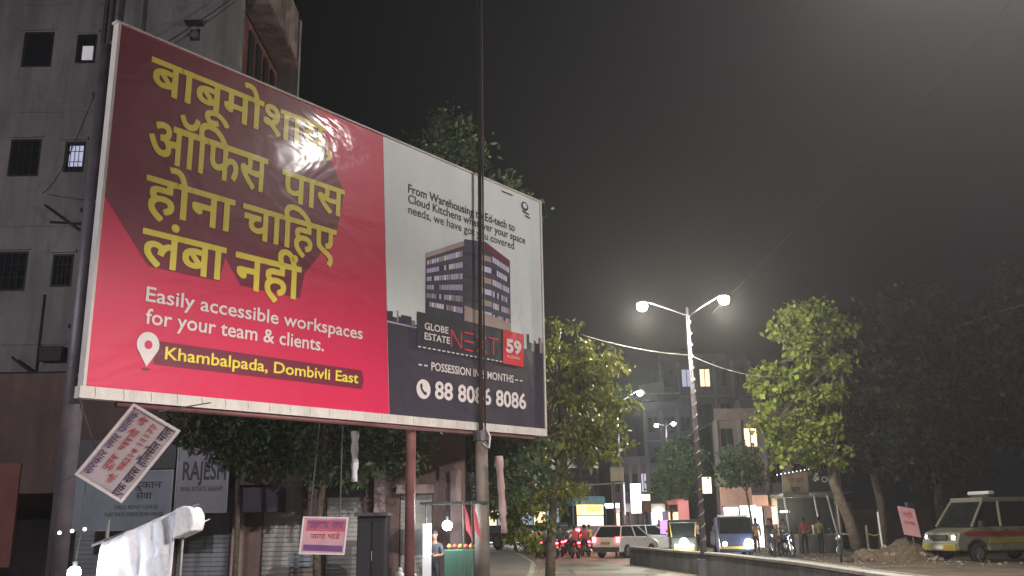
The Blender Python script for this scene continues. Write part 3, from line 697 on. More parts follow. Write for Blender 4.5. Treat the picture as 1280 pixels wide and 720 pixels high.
b = MB(); b.prism([(-4.24, 1.50), (-4.10, 1.56), (-4.01, 1.60), (-3.985, 1.70), (-4.0, 1.80), (-4.05, 1.885), (-4.13, 1.905), (-4.24, 1.86)], 'y', 11.86, 12.3); b.build('folded_corner', 'white_sheet', st, bevel=.02)
for x_ in (-5.15, -4.2): MB().tube([(x_, 12.1, 0), (x_, 12.1, 1.75)], .022, 8).build('frame_leg', 'pole_steel', st, True)
MB().tube([(-5.3, 12.03, 1.44), (-4.0, 12.03, 1.92)], .02, 6).build('rail', 'pole_dark', st, True)
bl = thing('bulb', 'glaring white bulb hanging beside the white sheeted stall', 'lamp', (-5.36, 11.75, 1.13))
MB().ball((0, 0, 0), .075, 14, 10).build('glass', 'bulb_glow', bl, True); MB().tube([(0, 0, .06), (0, 0, .13)], .03, 8).build('holder', 'dark', bl)
MB().tube([(0, 0, .12), (0, .1, .6), (-.2, .5, 1.3)], .008, 5).build('wire', 'cable', bl)
lamp('lamp_light', (0.05, -.14, 0), 20, (.85, .92, 1), bl, .06)
for k in range(3):
    q = MB().ball((-5.85+k*.16, 12.3, 1.6+.02*k), .024, 10, 6).build('small_bulb', 'shop_glow', None, True); tag(q, ['left', 'middle', 'right'][k]+' one of three small bulbs in a row over the stall at the left', 'lamp', 'small bulbs over the left stall')
MB().tube([(-6.4, 12.3, 1.72), (-5.85, 12.3, 1.66), (-5.3, 12.3, 1.70)], .008, 5)

# ------------------------------------------------------------------ people
def person(label, shirt, pants, pose='stand', loc=(0, 0, 0), rz=0, group=None, h=1.65, hair=True):
    k = h/1.7
    J = {'pel': (0, 0, .92), 'sp': (0, 0, 1.15), 'ch': (0, 0, 1.34), 'nk': (0, .0, 1.47), 'hd0': (0, .01, 1.54), 'hd': (0, .02, 1.62), 'hd1': (0, .02, 1.68),
         'ls': (-.17, 0, 1.40), 'le': (-.235, .0, 1.14), 'lw': (-.23, .08, .90), 'lh': (-.225, .10, .82),
         'rs': (.17, 0, 1.40), 're': (.235, .0, 1.14), 'rw': (.23, .08, .90), 'rh': (.225, .10, .82),
         'lp': (-.09, 0, .88), 'lk': (-.11, .03, .50), 'la': (-.12, -.02, .10), 'lt': (-.13, .14, .04),
         'rp': (.09, 0, .88), 'rk': (.11, .03, .50), 'ra': (.12, -.02, .10), 'rtt': (.13, .14, .04)}
    def mv(**q): J.update(q)
    if pose == 'walk': mv(lk=(-.11, .16, .52), la=(-.11, .22, .12), lt=(-.12, .38, .06), rk=(.10, -.04, .50), ra=(.11, -.28, .16), rtt=(.12, -.14, .05), lw=(-.24, -.10, .93), lh=(-.24, -.12, .85), rw=(.24, .2, .95), rh=(.24, .25, .88))
    if pose == 'hip': mv(re=(.36, -.05, 1.16), rw=(.21, .08, 1.02), rh=(.15, .10, .98))
    if pose == 'fold': mv(lw=(-.05, .20, 1.12), lh=(.03, .21, 1.13), rw=(.05, .22, 1.16), rh=(-.03, .23, 1.17))
    if pose == 'ride': mv(pel=(0, -.05, .78), sp=(0, -.02, 1.0), ch=(0, .03, 1.2), nk=(0, .05, 1.33), hd0=(0, .06, 1.40), hd=(0, .08, 1.48), hd1=(0, .08, 1.54), ls=(-.17, .03, 1.26), rs=(.17, .03, 1.26), le=(-.27, .20, 1.08), re=(.27, .20, 1.08), lw=(-.28, .42, .98), rw=(.28, .42, .98), lh=(-.27, .50, .97), rh=(.27, .50, .97),
                          lp=(-.11, -.02, .76), rp=(.11, -.02, .76), lk=(-.20, .36, .66), rk=(.20, .36, .66), la=(-.20, .20, .30), ra=(.20, .20, .30), lt=(-.20, .36, .24), rtt=(.20, .36, .24))
    if pose == 'sit': mv(pel=(0, 0, .5), sp=(0, 0, .72), ch=(0, .03, .9), nk=(0, .05, 1.03), hd0=(0, .06, 1.1), hd=(0, .08, 1.18), hd1=(0, .08, 1.24), ls=(-.17, .03, .97), rs=(.17, .03, .97), le=(-.22, .12, .74), re=(.22, .12, .74), lw=(-.12, .32, .64), rw=(.12, .32, .64), lh=(-.08, .38, .64), rh=(.08, .38, .64),
                         lp=(-.1, .03, .5), rp=(.1, .03, .5), lk=(-.14, .42, .5), rk=(.14, .42, .5), la=(-.13, .42, .1), ra=(.13, .42, .1), lt=(-.13, .56, .04), rtt=(.13, .56, .04))
    rad = dict(pel=.135, sp=.12, ch=.145, nk=.055, hd0=.075, hd=.092, hd1=.07, ls=.062, le=.044, lw=.030, lh=.034, rs=.062, re=.044, rw=.030, rh=.034, lp=.088, lk=.060, la=.042, lt=.036, rp=.088, rk=.060, ra=.042, rtt=.036)
    E_ = [('pel', 'sp'), ('sp', 'ch'), ('ch', 'nk'), ('nk', 'hd0'), ('hd0', 'hd'), ('hd', 'hd1'), ('ch', 'ls'), ('ls', 'le'), ('le', 'lw'), ('lw', 'lh'), ('ch', 'rs'), ('rs', 're'), ('re', 'rw'), ('rw', 'rh'),
          ('pel', 'lp'), ('lp', 'lk'), ('lk', 'la'), ('la', 'lt'), ('pel', 'rp'), ('rp', 'rk'), ('rk', 'ra'), ('ra', 'rtt')]
    names = list(J); P = [Vector(J[n])*k for n in names]; rr = [rad[n]*k for n in names]; ed = [(names.index(a), names.index(b_)) for a, b_ in E_]
    for s in 'lr':      # four fingers and a thumb on each hand
        w = Vector(J[s+'w']); hp = Vector(J[s+'h']); d = (hp-w).normalized(); sd = d.cross(Vector((1, 0, 0))).normalized()
        for f in range(4):
            base = hp+sd*(f-1.5)*.02+d*.01; L = (.065, .078, .072, .055)[f]; cur = Vector((0, .3, 0)) if d.z < -.5 else Vector((0, 0, -.5))
            i0 = len(P); P += [base*k, (base+d*L*.5)*k, (base+(d+cur).normalized()*L)*k]; rr += [.010*k, .009*k, .007*k]; ed += [(names.index(s+'h'), i0), (i0, i0+1), (i0+1, i0+2)]
        th = w.lerp(hp, .5); i0 = len(P); P += [(th+sd*.035)*k, (th+sd*.05+d*.04)*k]; rr += [.011*k, .008*k]; ed += [(names.index(s+'h'), i0), (i0, i0+1)]
    me = bpy.data.meshes.new('body_source'); me.from_pydata(P, ed, []); so = bpy.data.objects.new('body_source', me); COL.objects.link(so)
    so.modifiers.new('skin', 'SKIN').branch_smoothing = .6
    sv = me.skin_vertices[0].data if me.skin_vertices else None
    if sv is None: return None
    for i, r_ in enumerate(rr): sv[i].radius = (r_, r_*(.78 if names[i] in ('pel', 'sp', 'ch') else 1)) if i < len(names) else (r_, r_)
    sv[0].use_root = True
    su = so.modifiers.new('sub', 'SUBSURF'); su.levels = su.render_levels = 1
    dg = bpy.context.evaluated_depsgraph_get(); dg.update(); body = bpy.data.meshes.new_from_object(so.evaluated_get(dg)); bpy.data.objects.remove(so)
    body.materials.clear()
    for q in ('skin', shirt, pants, 'bumper'): body.materials.append(M[q])
    segs = [(Vector(J[a])*k, Vector(J[b_])*k, a, b_) for a, b_ in E_]
    def dist(p, a, b_):
        ab = b_-a; t = max(0, min(1, (p-a).dot(ab)/ab.length_squared)); return (p-(a+ab*t)).length, t
    for pl in body.polygons:
        c = pl.center; bd = min(((dist(c, a, b_)+(x_, y_)) for a, b_, x_, y_ in segs), key=lambda q: q[0]); x_, y_, t_ = bd[2], bd[3], bd[1]
        mi = 1
        if x_ in ('nk', 'hd0', 'hd') or (x_ == 'ch' and y_ == 'nk' and t_ > .6) or x_ in ('lw', 'rw') or (x_ in ('le', 're')) or (x_ in ('ls', 'rs') and t_ > .75): mi = 0
        if x_ in ('pel', 'lp', 'rp', 'lk', 'rk') and not (y_ == 'sp' and t_ > .25): mi = 2
        if x_ in ('la', 'ra'): mi = 3
        pl.material_index = mi; pl.use_smooth = True
    t = thing('person', label, 'person', loc, rz, group)
    o = bpy.data.objects.new('body', body); COL.objects.link(o); o.parent = t
    hd = Vector(J['hd'])*k
    b = MB(); b.ball(hd+Vector((0, -.012, .025))*k, .105*k, 14, 10, (.88, 1, 1.02)); 
    keep = MB(); 
    for f in b.f:
        c = sum((Vector(b.v[i]) for i in f), Vector())/len(f)-hd
        if c.z > .03*k or (c.y < -.01*k and c.z > -.05*k): keep.add([b.v[i] for i in f], [tuple(range(len(f)))])
    keep.build('hair', 'hair', t, True)
    f = MB(); f.ball(hd+Vector((0, .095, -.005))*k, .016*k, 6, 4, (.8, 1, 1.4)); f.build('nose', 'skin', t, True)
    e = MB(); e.ball(hd+Vector((-.032, .086, .018))*k, .009*k, 6, 4); e.ball(hd+Vector((.032, .086, .018))*k, .009*k, 6, 4); e.build('eyes', 'dark', t, True)
    e = MB(); e.ball(hd+Vector((0, .088, -.045))*k, .02*k, 6, 4, (1, .4, .3)); e.build('mouth', 'band_red', t, True)
    for s in (-1, 1): MB().ball(hd+Vector((s*.092, .0, .0))*k, .022*k, 6, 4, (.4, .8, 1.2)).build('ear', 'skin', t, True)
    return t
for n_, c_ in (('shirt_red', (.50, .09, .12)), ('shirt_olive', (.30, .27, .10)), ('shirt_dark', (.05, .05, .06)), ('shirt_grey', (.16, .16, .17)), ('shirt_orange', (.60, .30, .10)), ('shirt_yellow', (.62, .45, .08)),
               ('shirt_white', (.6, .6, .6)), ('pants_dark', (.025, .028, .035)), ('pants_grey', (.09, .09, .10)), ('pants_brown', (.08, .045, .035)), ('shirt_blue', (.08, .14, .35))): mm(n_, c_, .85, var=.12, scale=6)
person('man in a red shirt and dark shorts standing before the roadside stall', 'shirt_red', 'pants_dark', 'hip', (13.05, 43.6, .12), R(15), h=1.62)
person('man in an olive-yellow shirt and dark trousers right of the man in red', 'shirt_olive', 'pants_dark', 'stand', (13.85, 43.9, .12), R(-60), h=1.62)
person('man in grey clothes standing behind the parked motorcycles', 'shirt_grey', 'pants_dark', 'fold', (12.1, 43.5, .12), R(120), h=1.55)
person('man in dark clothes at the left of the parked motorcycles', 'shirt_dark', 'pants_grey', 'stand', (11.55, 43.8, .12), R(200), h=1.6)
person('man in a pale shirt partly hidden behind the grey-clad man', 'shirt_white', 'pants_brown', 'stand', (12.0, 45.2, .12), R(170), h=1.6)
person('small person in an orange top and brown trousers beside the blue truck', 'shirt_orange', 'pants_brown', 'stand', (11.55, 46.3, .12), R(180), h=1.45)
person('man in dark clothes standing under the bright stall bulb beneath the hoarding', 'shirt_dark', 'pants_dark', 'fold', (-1.78, 21.0, .0), R(160), h=1.5)
person('man in a dark shirt walking along the lit shops beyond the median', 'shirt_dark', 'pants_grey', 'walk', (8.3, 55, 0), R(200), h=1.65)
person('man in a blue shirt walking by the white car at the lit shops', 'shirt_blue', 'pants_dark', 'walk', (7.4, 58, 0), R(150), h=1.65)
person('woman in a red top at the shopfront beyond the white pickup', 'cloth_red', 'pants_brown', 'stand', (8.9, 60, 0), R(180), h=1.55)

# ------------------------------------------------------------------ vehicles
def wheel(parent, x, y, r, w, z=None):
    z = r if z is None else z
    h = MB(); n = 20; prof = [(-.5, .72), (-.5, .92), (-.32, 1), (.32, 1), (.5, .92), (.5, .72)]; vs = []; fs = []
    for k in range(n):
        a = 2*math.pi*k/n
        for (q, rr) in prof: vs.append((x+math.cos(a)*r*rr, y+q*w, z+math.sin(a)*r*rr))
    for k in range(n):
        for j in range(5): fs.append((k*6+j, k*6+j+1, ((k+1) % n)*6+j+1, ((k+1) % n)*6+j))
    h.add(vs, fs); t = h.build('wheel', 'tyre', parent, True)
    g = MB(); g.tube([(x, y-w*.36, z), (x, y+w*.36, z)], r*.66, 16)
    for k in range(5):
        a = 2*math.pi*k/5; g.box((x+math.cos(a)*r*.35, y, z+math.sin(a)*r*.35), (r*.55, w*.85, r*.14), rot=Matrix.Rotation(-a, 3, 'Y'))
    g.build('rim', 'rim', t)
    return t
def hatch(label, loc, rz, group=None, kind='hatch'):
    """x forward"""
    t = thing('parked_car' if kind != 'hatch' else 'hatchback_car', label, 'car', loc, rz, group)
    L = 1.85; prof = [(-L, .35), (-L-.03, .62), (-L+.02, .95), (-1.5, 1.02), (.75, .98), (1.5, .86), (L-.02, .68), (L+.03, .42), (L-.05, .28)]
    def arch(cx): return [(cx+.36*math.cos(a), .28+.36*math.sin(a)) for a in [R(q) for q in range(0, 181, 30)]]
    prof2 = prof+[p for p in arch(1.15)]+[p for p in arch(-1.15)]+[(-L+.02, .28)]
    b = MB(); b.prism(prof2, 'y', -.8, .8); b.build('body', 'car_white', t, bevel=.05)
    c = MB(); lo = [(-1.72, .98), (.85, .97)]; hi = [(-1.42, 1.46), (.12, 1.48)]
    vs = [(-1.74, -.76, .97), (.92, -.76, .97), (.92, .76, .97), (-1.74, .76, .97), (-1.40, -.6, 1.47), (.10, -.6, 1.49), (.10, .6, 1.49), (-1.40, .6, 1.47)]
    c.add(vs, [(0, 1, 5, 4), (1, 2, 6, 5), (2, 3, 7, 6), (3, 0, 4, 7)]); c.build('glasshouse', 'glass_dark', t)
    r_ = MB(); r_.box((-.65, 0, 1.495), (1.56, 1.24, .05)); 
    for s in (-1, 1):
        for (a, b_) in (((-1.74, .765, .97), (-1.40, .605, 1.48)), ((.93, .765, .97), (.10, .605, 1.50)), ((-.35, .77, .97), (-.42, .612, 1.49))):
            r_.tube([(a[0], s*a[1], a[2]), (b_[0], s*b_[1], b_[2])], .035, 6)
    r_.build('roof', 'car_white', t, bevel=.015)
    for (x_, y_) in ((1.15, .72), (1.15, -.72), (-1.15, .72), (-1.15, -.72)): wheel(t, x_, y_, .30, .18)
    for s in (-1, 1):
        MB().box((-L+.0, s*.68, .86), (.12, .18, .26)).build('tail_light', 'tail_glow', t, bevel=.02)
        MB().box((L-.12, s*.6, .66), (.2, .26, .12)).build('headlight', 'head_soft' if kind != 'hatch' else 'chrome', t, bevel=.02)
        MB().box((.75, s*.9, 1.02), (.12, .16, .11)).build('mirror', 'car_white', t, bevel=.02)
        for x_ in (-.5, .45): MB().box((x_, s*.803, .84), (.14, .02, .03)).build('door_handle', 'chrome', t)
    MB().box((-L-.03, 0, .42), (.1, 1.5, .2)).build('bumper', 'bumper', t, bevel=.03); MB().box((-L-.06, 0, .70), (.02, .5, .12)).build('number_plate', 'band_yellow', t)
    return t
hatch('white hatchback crossing the gap at the end of the median with red tail lights', (5.5, 48.2, 0), R(52))
hatch('white car with lit headlamp behind the far end of the median wall', (7.6, 53.2, 0), R(-8), kind='far')

def far_cars():
    for k, (x_, y_, a_, l_) in enumerate(((8.0, 60.5, -100, 'oncoming car with both headlamps lit behind the auto rickshaw'), (6.1, 66.0, -112, 'oncoming car with headlamps lit farther up beside the bus'), (9.6, 64.0, -98, 'oncoming car with headlamps lit nearest the far shops'))):
        c = hatch(l_, (x_, y_, 0), R(a_), kind='far')
        for s_ in (-1, 1): MB().ball((1.88, s_*.6, .66), .13, 12, 8).build('lit_headlight', 'head_glow', c, True)
far_cars()
def minibus(label, loc, rz):
    t = thing('bus', label, 'bus', loc, rz); L = 9.6; W_ = 1.25
    b = MB(); b.b2(-L, 0, -W_, W_, .45, 1.35); b.build('lower_body', 'bus_grey', t, bevel=.06)
    b = MB(); b.b2(-L, 0, -W_+.03, W_-.03, 1.35, 2.45); b.build('window_band', 'glass_dark', t)
    b = MB(); b.b2(-L, 0, -W_, W_, 2.45, 3.0); b.build('upper_body', 'bus_teal', t, bevel=.1)
    MB().b2(-7.5, -2, -.8, .8, 3.0, 3.2).build('roof_unit', 'bus_teal', t, bevel=.06)
    n = 8
    for s in (-1, 1):
        for k in range(n+1): x_ = -L+.05+(L-.1)*k/n; MB().b2(x_-.05, x_+.05, s*(W_-.03), s*W_, 1.35, 2.45).build('window_pillar', 'bus_teal', t)
        for k in range(n):
            x0 = -L+.12+(L-.1)*k/n; MB().b2(x0, x0+(L-.1)/n-.14, s*(W_-.026), s*(W_-.012), 1.45, 2.35).build('pane', ('bus_glow', 'shop_warm', 'bus_glow', 'glass_dark')[k % 4], t)
        for x_ in (-7.2, -2.2): wheel(t, x_, s*(W_-.12), .48, .26)
        MB().b2(0, .05, s*1.15, s*.85, .75, 1.2).build('tail_light', 'tail_glow', t)
        MB().b2(-L, 0, s*W_, s*(W_+.012), .8, 1.0).build('side_stripe', 'band_red', t)
    MB().b2(.0, .03, -1.0, 1.0, 1.95, 2.5).build('destination_display', 'display_glow', t)
    s = plane_surf((.035, -.9, 2.05), (0, 1.8, 0), (0, 0, .35)); lettering('57 \u0921\u094b\u0902\u0926\u093f\u0935\u0932\u0940'.replace('\u0926\u093f', '\u093f\u092c'), (.05, .95, .15, .85), s, 'ink', t, .01)
    MB().b2(.0, .025, -1.0, 1.0, 1.35, 1.9).build('rear_window', 'shop_warm', t); MB().b2(.0, .08, -1.2, 1.2, .5, .72).build('bumper', 'bumper', t)
    return t
minibus('teal and grey city bus with a glowing orange rear display heading around the bend', (4.75, 61.0, 0), R(-52)).scale = (1.12, 1.12, 1.12)

def rickshaw(label, loc, rz, hood='auto_black', low='auto_black', head='head_glow', power=170):
    t = thing('auto_rickshaw', label, 'auto rickshaw', loc, rz)
    b = MB(); b.prism([(-1.2, .32), (-1.22, .85), (-1.1, .95), (.35, .95), (.55, 1.05), (.95, 1.0), (1.18, .6), (1.2, .38), (1.0, .28), (-1.1, .28)], 'y', -.6, .6); b.build('body', low, t, bevel=.06)
    b = MB(); b.prism([(-1.25, .95), (-1.22, 1.55), (-1.05, 1.72), (.45, 1.74), (.60, 1.62), (.56, 1.58), (.4, 1.66), (-1.0, 1.63), (-1.12, 1.5), (-1.12, .95)], 'y', -.64, .64); b.build('hood', hood, t, bevel=.03)
    for s in (-1, 1):
        MB().tube([(.92, s*.52, 1.0), (.52, s*.58, 1.66)], .025, 6).build('windscreen_pillar', 'auto_yellow', t); MB().tube([(-.2, s*.6, .95), (-.2, s*.6, 1.66)], .02, 6).build('hood_post', hood, t)
        wheel(t, -.8, s*.56, .23, .12); MB().b2(-1.1, .9, s*.6, s*.615, .55, .66).build('side_stripe', 'auto_yellow', t)
        MB().ball((1.16, s*.36, .62), .07, 8, 6, (.5, 1, 1)).build('indicator', 'head_soft', t)
        MB().box((.72, s*.72, 1.25), (.04, .1, .14)).build('mirror', 'bumper', t)
        MB().box((-1.24, s*.45, .7), (.04, .16, .1)).build('tail_light', 'tail_glow' , t)
    b = MB(); b.add([(.92, -.52, 1.0), (.92, .52, 1.0), (.54, .56, 1.64), (.54, -.56, 1.64)], [(0, 1, 2, 3)]); b.build('windscreen', 'glass_dark', t)
    wheel(t, 1.02, 0, .23, .11); MB().ball((1.2, 0, .78), .17, 14, 10, (.5, 1, 1)).build('headlight', head, t, True)
    MB().b2(-.9, -.4, -.5, .5, .95, 1.3).build('seat', 'bumper', t)
    MB().b2(1.19, 1.205, -.42, .42, .44, .54).build('bumper_stripe', 'auto_yellow', t)
    if power: lamp('headlight_beam', (1.42, 0, .78), power, (1, .97, .9), t, .08)
    return t
rickshaw('black and yellow auto rickshaw facing us with its headlamp blazing left of the blue truck', (7.55, 43.6, 0), R(-98))
rickshaw('dark auto rickshaw among the red tail lights ahead of the bus', (2.0, 55.5, 0), R(108), power=0, head='chrome')
pt_ = MB(); pt_.b2(6.95, 7.6, 46.2, 46.3, 1.1, 1.75); tag(pt_.build('poster', 'purple_glow'), 'purple glowing panel left of the auto rickshaw', 'sign')

def mini_truck(label, loc, rz):
    t = thing('mini_truck', label, 'truck', loc, rz)
    b = MB(); b.prism([(.2, .35), (.2, 1.75), (.35, 1.82), (1.15, 1.8), (1.55, 1.1), (1.62, .45), (1.55, .35)], 'y', -.72, .72); b.build('cab', 'truck_blue', t, bevel=.05)
    b = MB(); b.add([(1.20, -.62, 1.72), (1.20, .62, 1.72), (1.54, .64, 1.15), (1.54, -.64, 1.15)], [(0, 1, 2, 3)]); o = b.build('windscreen', 'glass_dark', t); o.location = (.03, 0, .02)
    MB().b2(-1.9, .12, -.75, .75, .62, .72).build('load_bed', 'truck_blue', t)
    for s in (-1, 1):
        MB().b2(-1.9, .12, s*.75, s*.72, .72, 1.2).build('bed_side', 'truck_blue', t); wheel(t, 1.05, s*.62, .27, .16); wheel(t, -1.2, s*.62, .27, .16)
        MB().ball((1.62, s*.5, .70), .19 if s == 1 else .10, 14, 10, (.5, 1, 1)).build('headlight', 'head_glow' if s == 1 else 'head_soft', t, True)
        MB().box((1.2, s*.86, 1.35), (.05, .12, .2)).build('mirror', 'bumper', t)
    MB().b2(1.62, 1.68, -.7, .7, .5, .6).build('bumper_stripe', 'band_yellow', t); MB().b2(-1.93, -1.9, -.72, .72, .72, 1.2).build('tailgate', 'truck_blue', t)
    MB().b2(.25, 1.1, -.6, .6, 1.82, 1.9).build('roof_rack', 'white', t)
    lamp('headlight_beam', (2.3, .5, .45), 70, (.92, .96, 1), t, .08)
    return t
mini_truck('blue mini truck facing us with a dazzling headlamp on the far carriageway', (9.55, 42.6, 0), R(-96))

def van(label, loc, rz):
    t = thing('ambulance_van', label, 'van', loc, rz)
    b = MB(); b.prism([(-2.2, .42), (-2.25, 1.15), (1.5, 1.15), (2.15, .98), (2.3, .62), (2.28, .40), (1.9, .36), (1.85, .55), (1.6, .72), (1.3, .72), (1.05, .55), (1.0, .36), (-1.0, .36), (-1.05, .55), (-1.3, .72), (-1.6, .72), (-1.85, .55), (-1.9, .36)], 'y', -.86, .86); b.build('body', 'van_cream', t, bevel=.05)
    c = MB(); vs = [(-2.24, -.84, 1.15), (1.62, -.84, 1.15), (1.62, .84, 1.15), (-2.24, .84, 1.15), (-2.12, -.72, 1.95), (.95, -.72, 1.98), (.95, .72, 1.98), (-2.12, .72, 1.95)]
    c.add(vs, [(0, 1, 5, 4), (1, 2, 6, 5), (2, 3, 7, 6), (3, 0, 4, 7)]); c.build('glasshouse', 'glass_dark', t)
    r_ = MB(); r_.b2(-2.18, 1.0, -.76, .76, 1.96, 2.12)
    for s in (-1, 1):
        for (a, e) in (((-2.24, 1.15), (-2.12, 2.0)), ((-.9, 1.15), (-.85, 2.0)), ((.45, 1.15), (.35, 2.0)), ((1.64, 1.15), (.98, 2.0))): r_.tube([(a[0], s*.85, a[1]), (e[0], s*.735, e[1])], .055, 6)
    r_.build('roof', 'van_cream', t, bevel=.06)
    for s in (-1, 1):
        MB().b2(-2.2, 1.95, s*.86, s*.875, .86, 1.0).build('red_band', 'band_red', t); MB().b2(-2.2, 1.0, s*.86, s*.872, .62, .80).build('yellow_band', 'band_yellow', t)
        wheel(t, 1.45, s*.76, .31, .18); wheel(t, -1.45, s*.76, .31, .18)
        MB().box((2.2, s*.66, .82), (.12, .24, .2)).build('headlight', 'chrome', t, bevel=.02); MB().box((1.35, s*.98, 1.25), (.1, .16, .2)).build('mirror', 'bumper', t)
    MB().b2(2.24, 2.36, -.8, .8, .38, .6).build('bumper', 'band_yellow', t, bevel=.03)
    MB().b2(.2, .45, -.5, .5, 2.22, 2.34).build('beacon_bar', 'white', t, bevel=.03); MB().b2(.24, .41, -.4, .4, 2.12, 2.22).build('beacon_mount', 'bumper', t)
    b = MB(); b.b2(-.4, -.3, .872, .878, 1.02, 1.12); b.build('side_mark', 'band_red', t)
    for s in (-1, 1):
        for x_ in (.42, -.88): MB().b2(x_-.008, x_+.008, s*.862, s*.868, .5, 1.13).build('door_gap', 'dark', t)
        for x_ in (.3, -.98): MB().b2(x_-.08, x_+.08, s*.876, s*.896, 1.02, 1.06).build('door_handle', 'chrome', t)
    MB().b2(2.362, 2.37, -.25, .25, .44, .55).build('number_plate', 'white', t); MB().b2(2.26, 2.31, -.4, .4, .74, .9).build('grille', 'bumper', t)
    return t
v_ = van('cream van with red and yellow bands and a roof beacon parked at the far right', (18.55, 37.4, .0), R(196)); v_.scale = (1.12, 1.12, 1.12)

def motorcycle(label, loc, rz, m='bike_black', group=None):
    t = thing('motorcycle', label, 'motorcycle', loc, rz, group)
    for x_, nm in ((.66, 'front'), (-.62, 'rear')):
        b = MB(); n = 20; 
        pts = [(x_+.28*math.cos(2*math.pi*k/n), 0, .30+.28*math.sin(2*math.pi*k/n)) for k in range(n+1)]; b.tube(pts, .045, 6, False); w = b.build('wheel', 'tyre', t, True)
        g = MB(); g.tube([(x_, -.03, .3), (x_, .03, .3)], .05, 8)
        for k in range(6): a = math.pi*k/6; g.tube([(x_-.25*math.cos(a), 0, .3-.25*math.sin(a)), (x_+.25*math.cos(a), 0, .3+.25*math.sin(a))], .008, 4)
        g.build('rim', 'rim', w)
    b = MB(); b.tube([(.66, .06, .3), (.50, .06, .85)], .022, 6); b.tube([(.66, -.06, .3), (.50, -.06, .85)], .022, 6); b.build('fork', 'chrome', t)
    b = MB(); b.tube([(.5, 0, .8), (.1, 0, .75), (-.3, 0, .62), (-.62, 0, .3)], .03, 6); b.tube([(.45, 0, .75), (.2, 0, .35), (-.2, 0, .3), (-.62, 0, .3)], .025, 6); b.build('frame', 'bumper', t)
    MB().ball((.2, 0, .84), .2, 12, 8, (1.3, .65, .7)).build('fuel_tank', m, t, True)
    b = MB(); b.prism([(0, .78), (-.05, .84), (-.7, .88), (-.78, .82), (-.3, .74)], 'y', -.13, .13); b.build('seat', 'bumper', t, bevel=.02)
    MB().ball((.05, 0, .42), .17, 10, 8, (1.1, .9, 1)).build('engine', 'rim', t, True)
    b = MB(); b.tube([(.5, .36, .98), (.46, .12, 1.0), (.46, -.12, 1.0), (.5, -.36, .98)], .018, 6); b.build('handlebar', 'chrome', t)
    MB().ball((.58, 0, .88), .10, 10, 8, (.7, 1, 1)).build('headlight', 'chrome', t, True)
    b = MB(); b.tube([(-.4, .14, .35), (-.9, .15, .38)], .045, 8); b.build('exhaust', 'chrome', t)
    b = MB(); b.prism([(-.5, .6), (-.62, .66), (-.82, .62), (-.95, .5), (-.88, .5), (-.78, .56), (-.6, .6)], 'y', -.06, .06); b.build('rear_mudguard', m, t)
    b = MB(); b.prism([(.5, .6), (.66, .64), (.86, .55), (.84, .52), (.66, .6)], 'y', -.05, .05); b.build('front_mudguard', m, t)
    MB().b2(-.84, -.78, -.07, .07, .70, .78).build('tail_light', 'tail_glow' if 'traffic' in (group or '') else 'ink_red', t)
    for s in (-1, 1): MB().tube([(.48, s*.22, 1.0), (.42, s*.30, 1.16)], .008, 4).build('mirror_stem', 'chrome', t); MB().ball((.42, s*.31, 1.19), .05, 8, 6, (.3, 1, .8)).build('mirror', 'bumper', t)
    return t
g1 = 'motorcycles parked on the right pavement'
m0 = motorcycle('blue-black motorcycle parked front to the road at the right end of the median', (11.9, 35.5, .12), R(-108), 'bike_blue', g1)
for (x_, y_, a_, l_) in ((11.12, 41.9, -100, 'left motorcycle of the parked pair, in front of the man in dark clothes'), (11.65, 41.7, -85, 'other motorcycle of the parked pair, in front of the grey-clad man')):
    place(copy_tree(m0), (x_, y_, .12), R(a_), l_)
g2 = 'motorcycles in the traffic'
m1 = motorcycle('red-lit motorcycle ridden by the man in the yellow shirt near the left kerb', (1.15, 49.0, 0), R(96), 'bike_red', g2)
riders = [(1.15, 49.0, 'shirt_yellow', None, 'man in a yellow shirt riding the leftmost motorcycle'), (2.3, 50.5, 'shirt_dark', 'motorcycle with a red tail light ridden by a man in black', 'man in black riding between the yellow shirt and the bus'),
          (2.9, 47.5, 'cloth_red', 'motorcycle with a red tail light ridden by a person in red', 'person in red riding nearest behind the bus'), (3.9, 55.0, 'shirt_grey', 'motorcycle with a red tail light close under the rear of the bus', 'man in grey riding close under the rear of the bus'),
          (.9, 56.5, 'shirt_white', 'motorcycle farthest up the left kerb', 'man in a white shirt riding farthest up the left kerb')]
for i, (x_, y_, sh_, ml, pl) in enumerate(riders):
    if i: place(copy_tree(m1), (x_, y_, 0), R(94+i*3), ml)
    person(pl, sh_, 'pants_dark', 'ride', (x_, y_, 0), R(4+i*3), h=1.7)

# ------------------------------------------------------------------ stall below the hoarding with the bright bulb
bs = thing('bulb', 'dazzling bare bulb over the small stall between the two hoarding posts', 'lamp', (-1.47, 20.6, 1.62))
MB().ball((0, 0, 0), .10, 14, 10).build('glass', 'bulb_glow', bs, True); MB().tube([(0, 0, .08), (0, 0, .2)], .03, 8).build('holder', 'dark', bs); MB().tube([(0, 0, .2), (.1, .2, 1.2)], .008, 5).build('wire', 'cable', bs)
lamp('lamp_light', (0, -.18, 0), 45, (.82, .92, 1), bs, .08)
sl = thing('vendor_stall', 'small vendor stall with green counter and white panel under the bright bulb', 'stall', (-1.3, 21.0, .12))
MB().b2(-.25, .55, -.3, .3, 0, 1.0).build('counter', 'green_box', sl, bevel=.02); MB().b2(-.7, -.52, -.35, -.28, 0, 1.55).build('white_panel', 'white', sl); MB().b2(-.75, .7, -.5, .5, 1.95, 2.0).build('canopy', 'fabric_green', sl)
for x_ in (-.7, .65): MB().tube([(x_, .4, 0), (x_, .4, 1.95)], .025, 8).build('canopy_leg', 'pole_steel', sl)
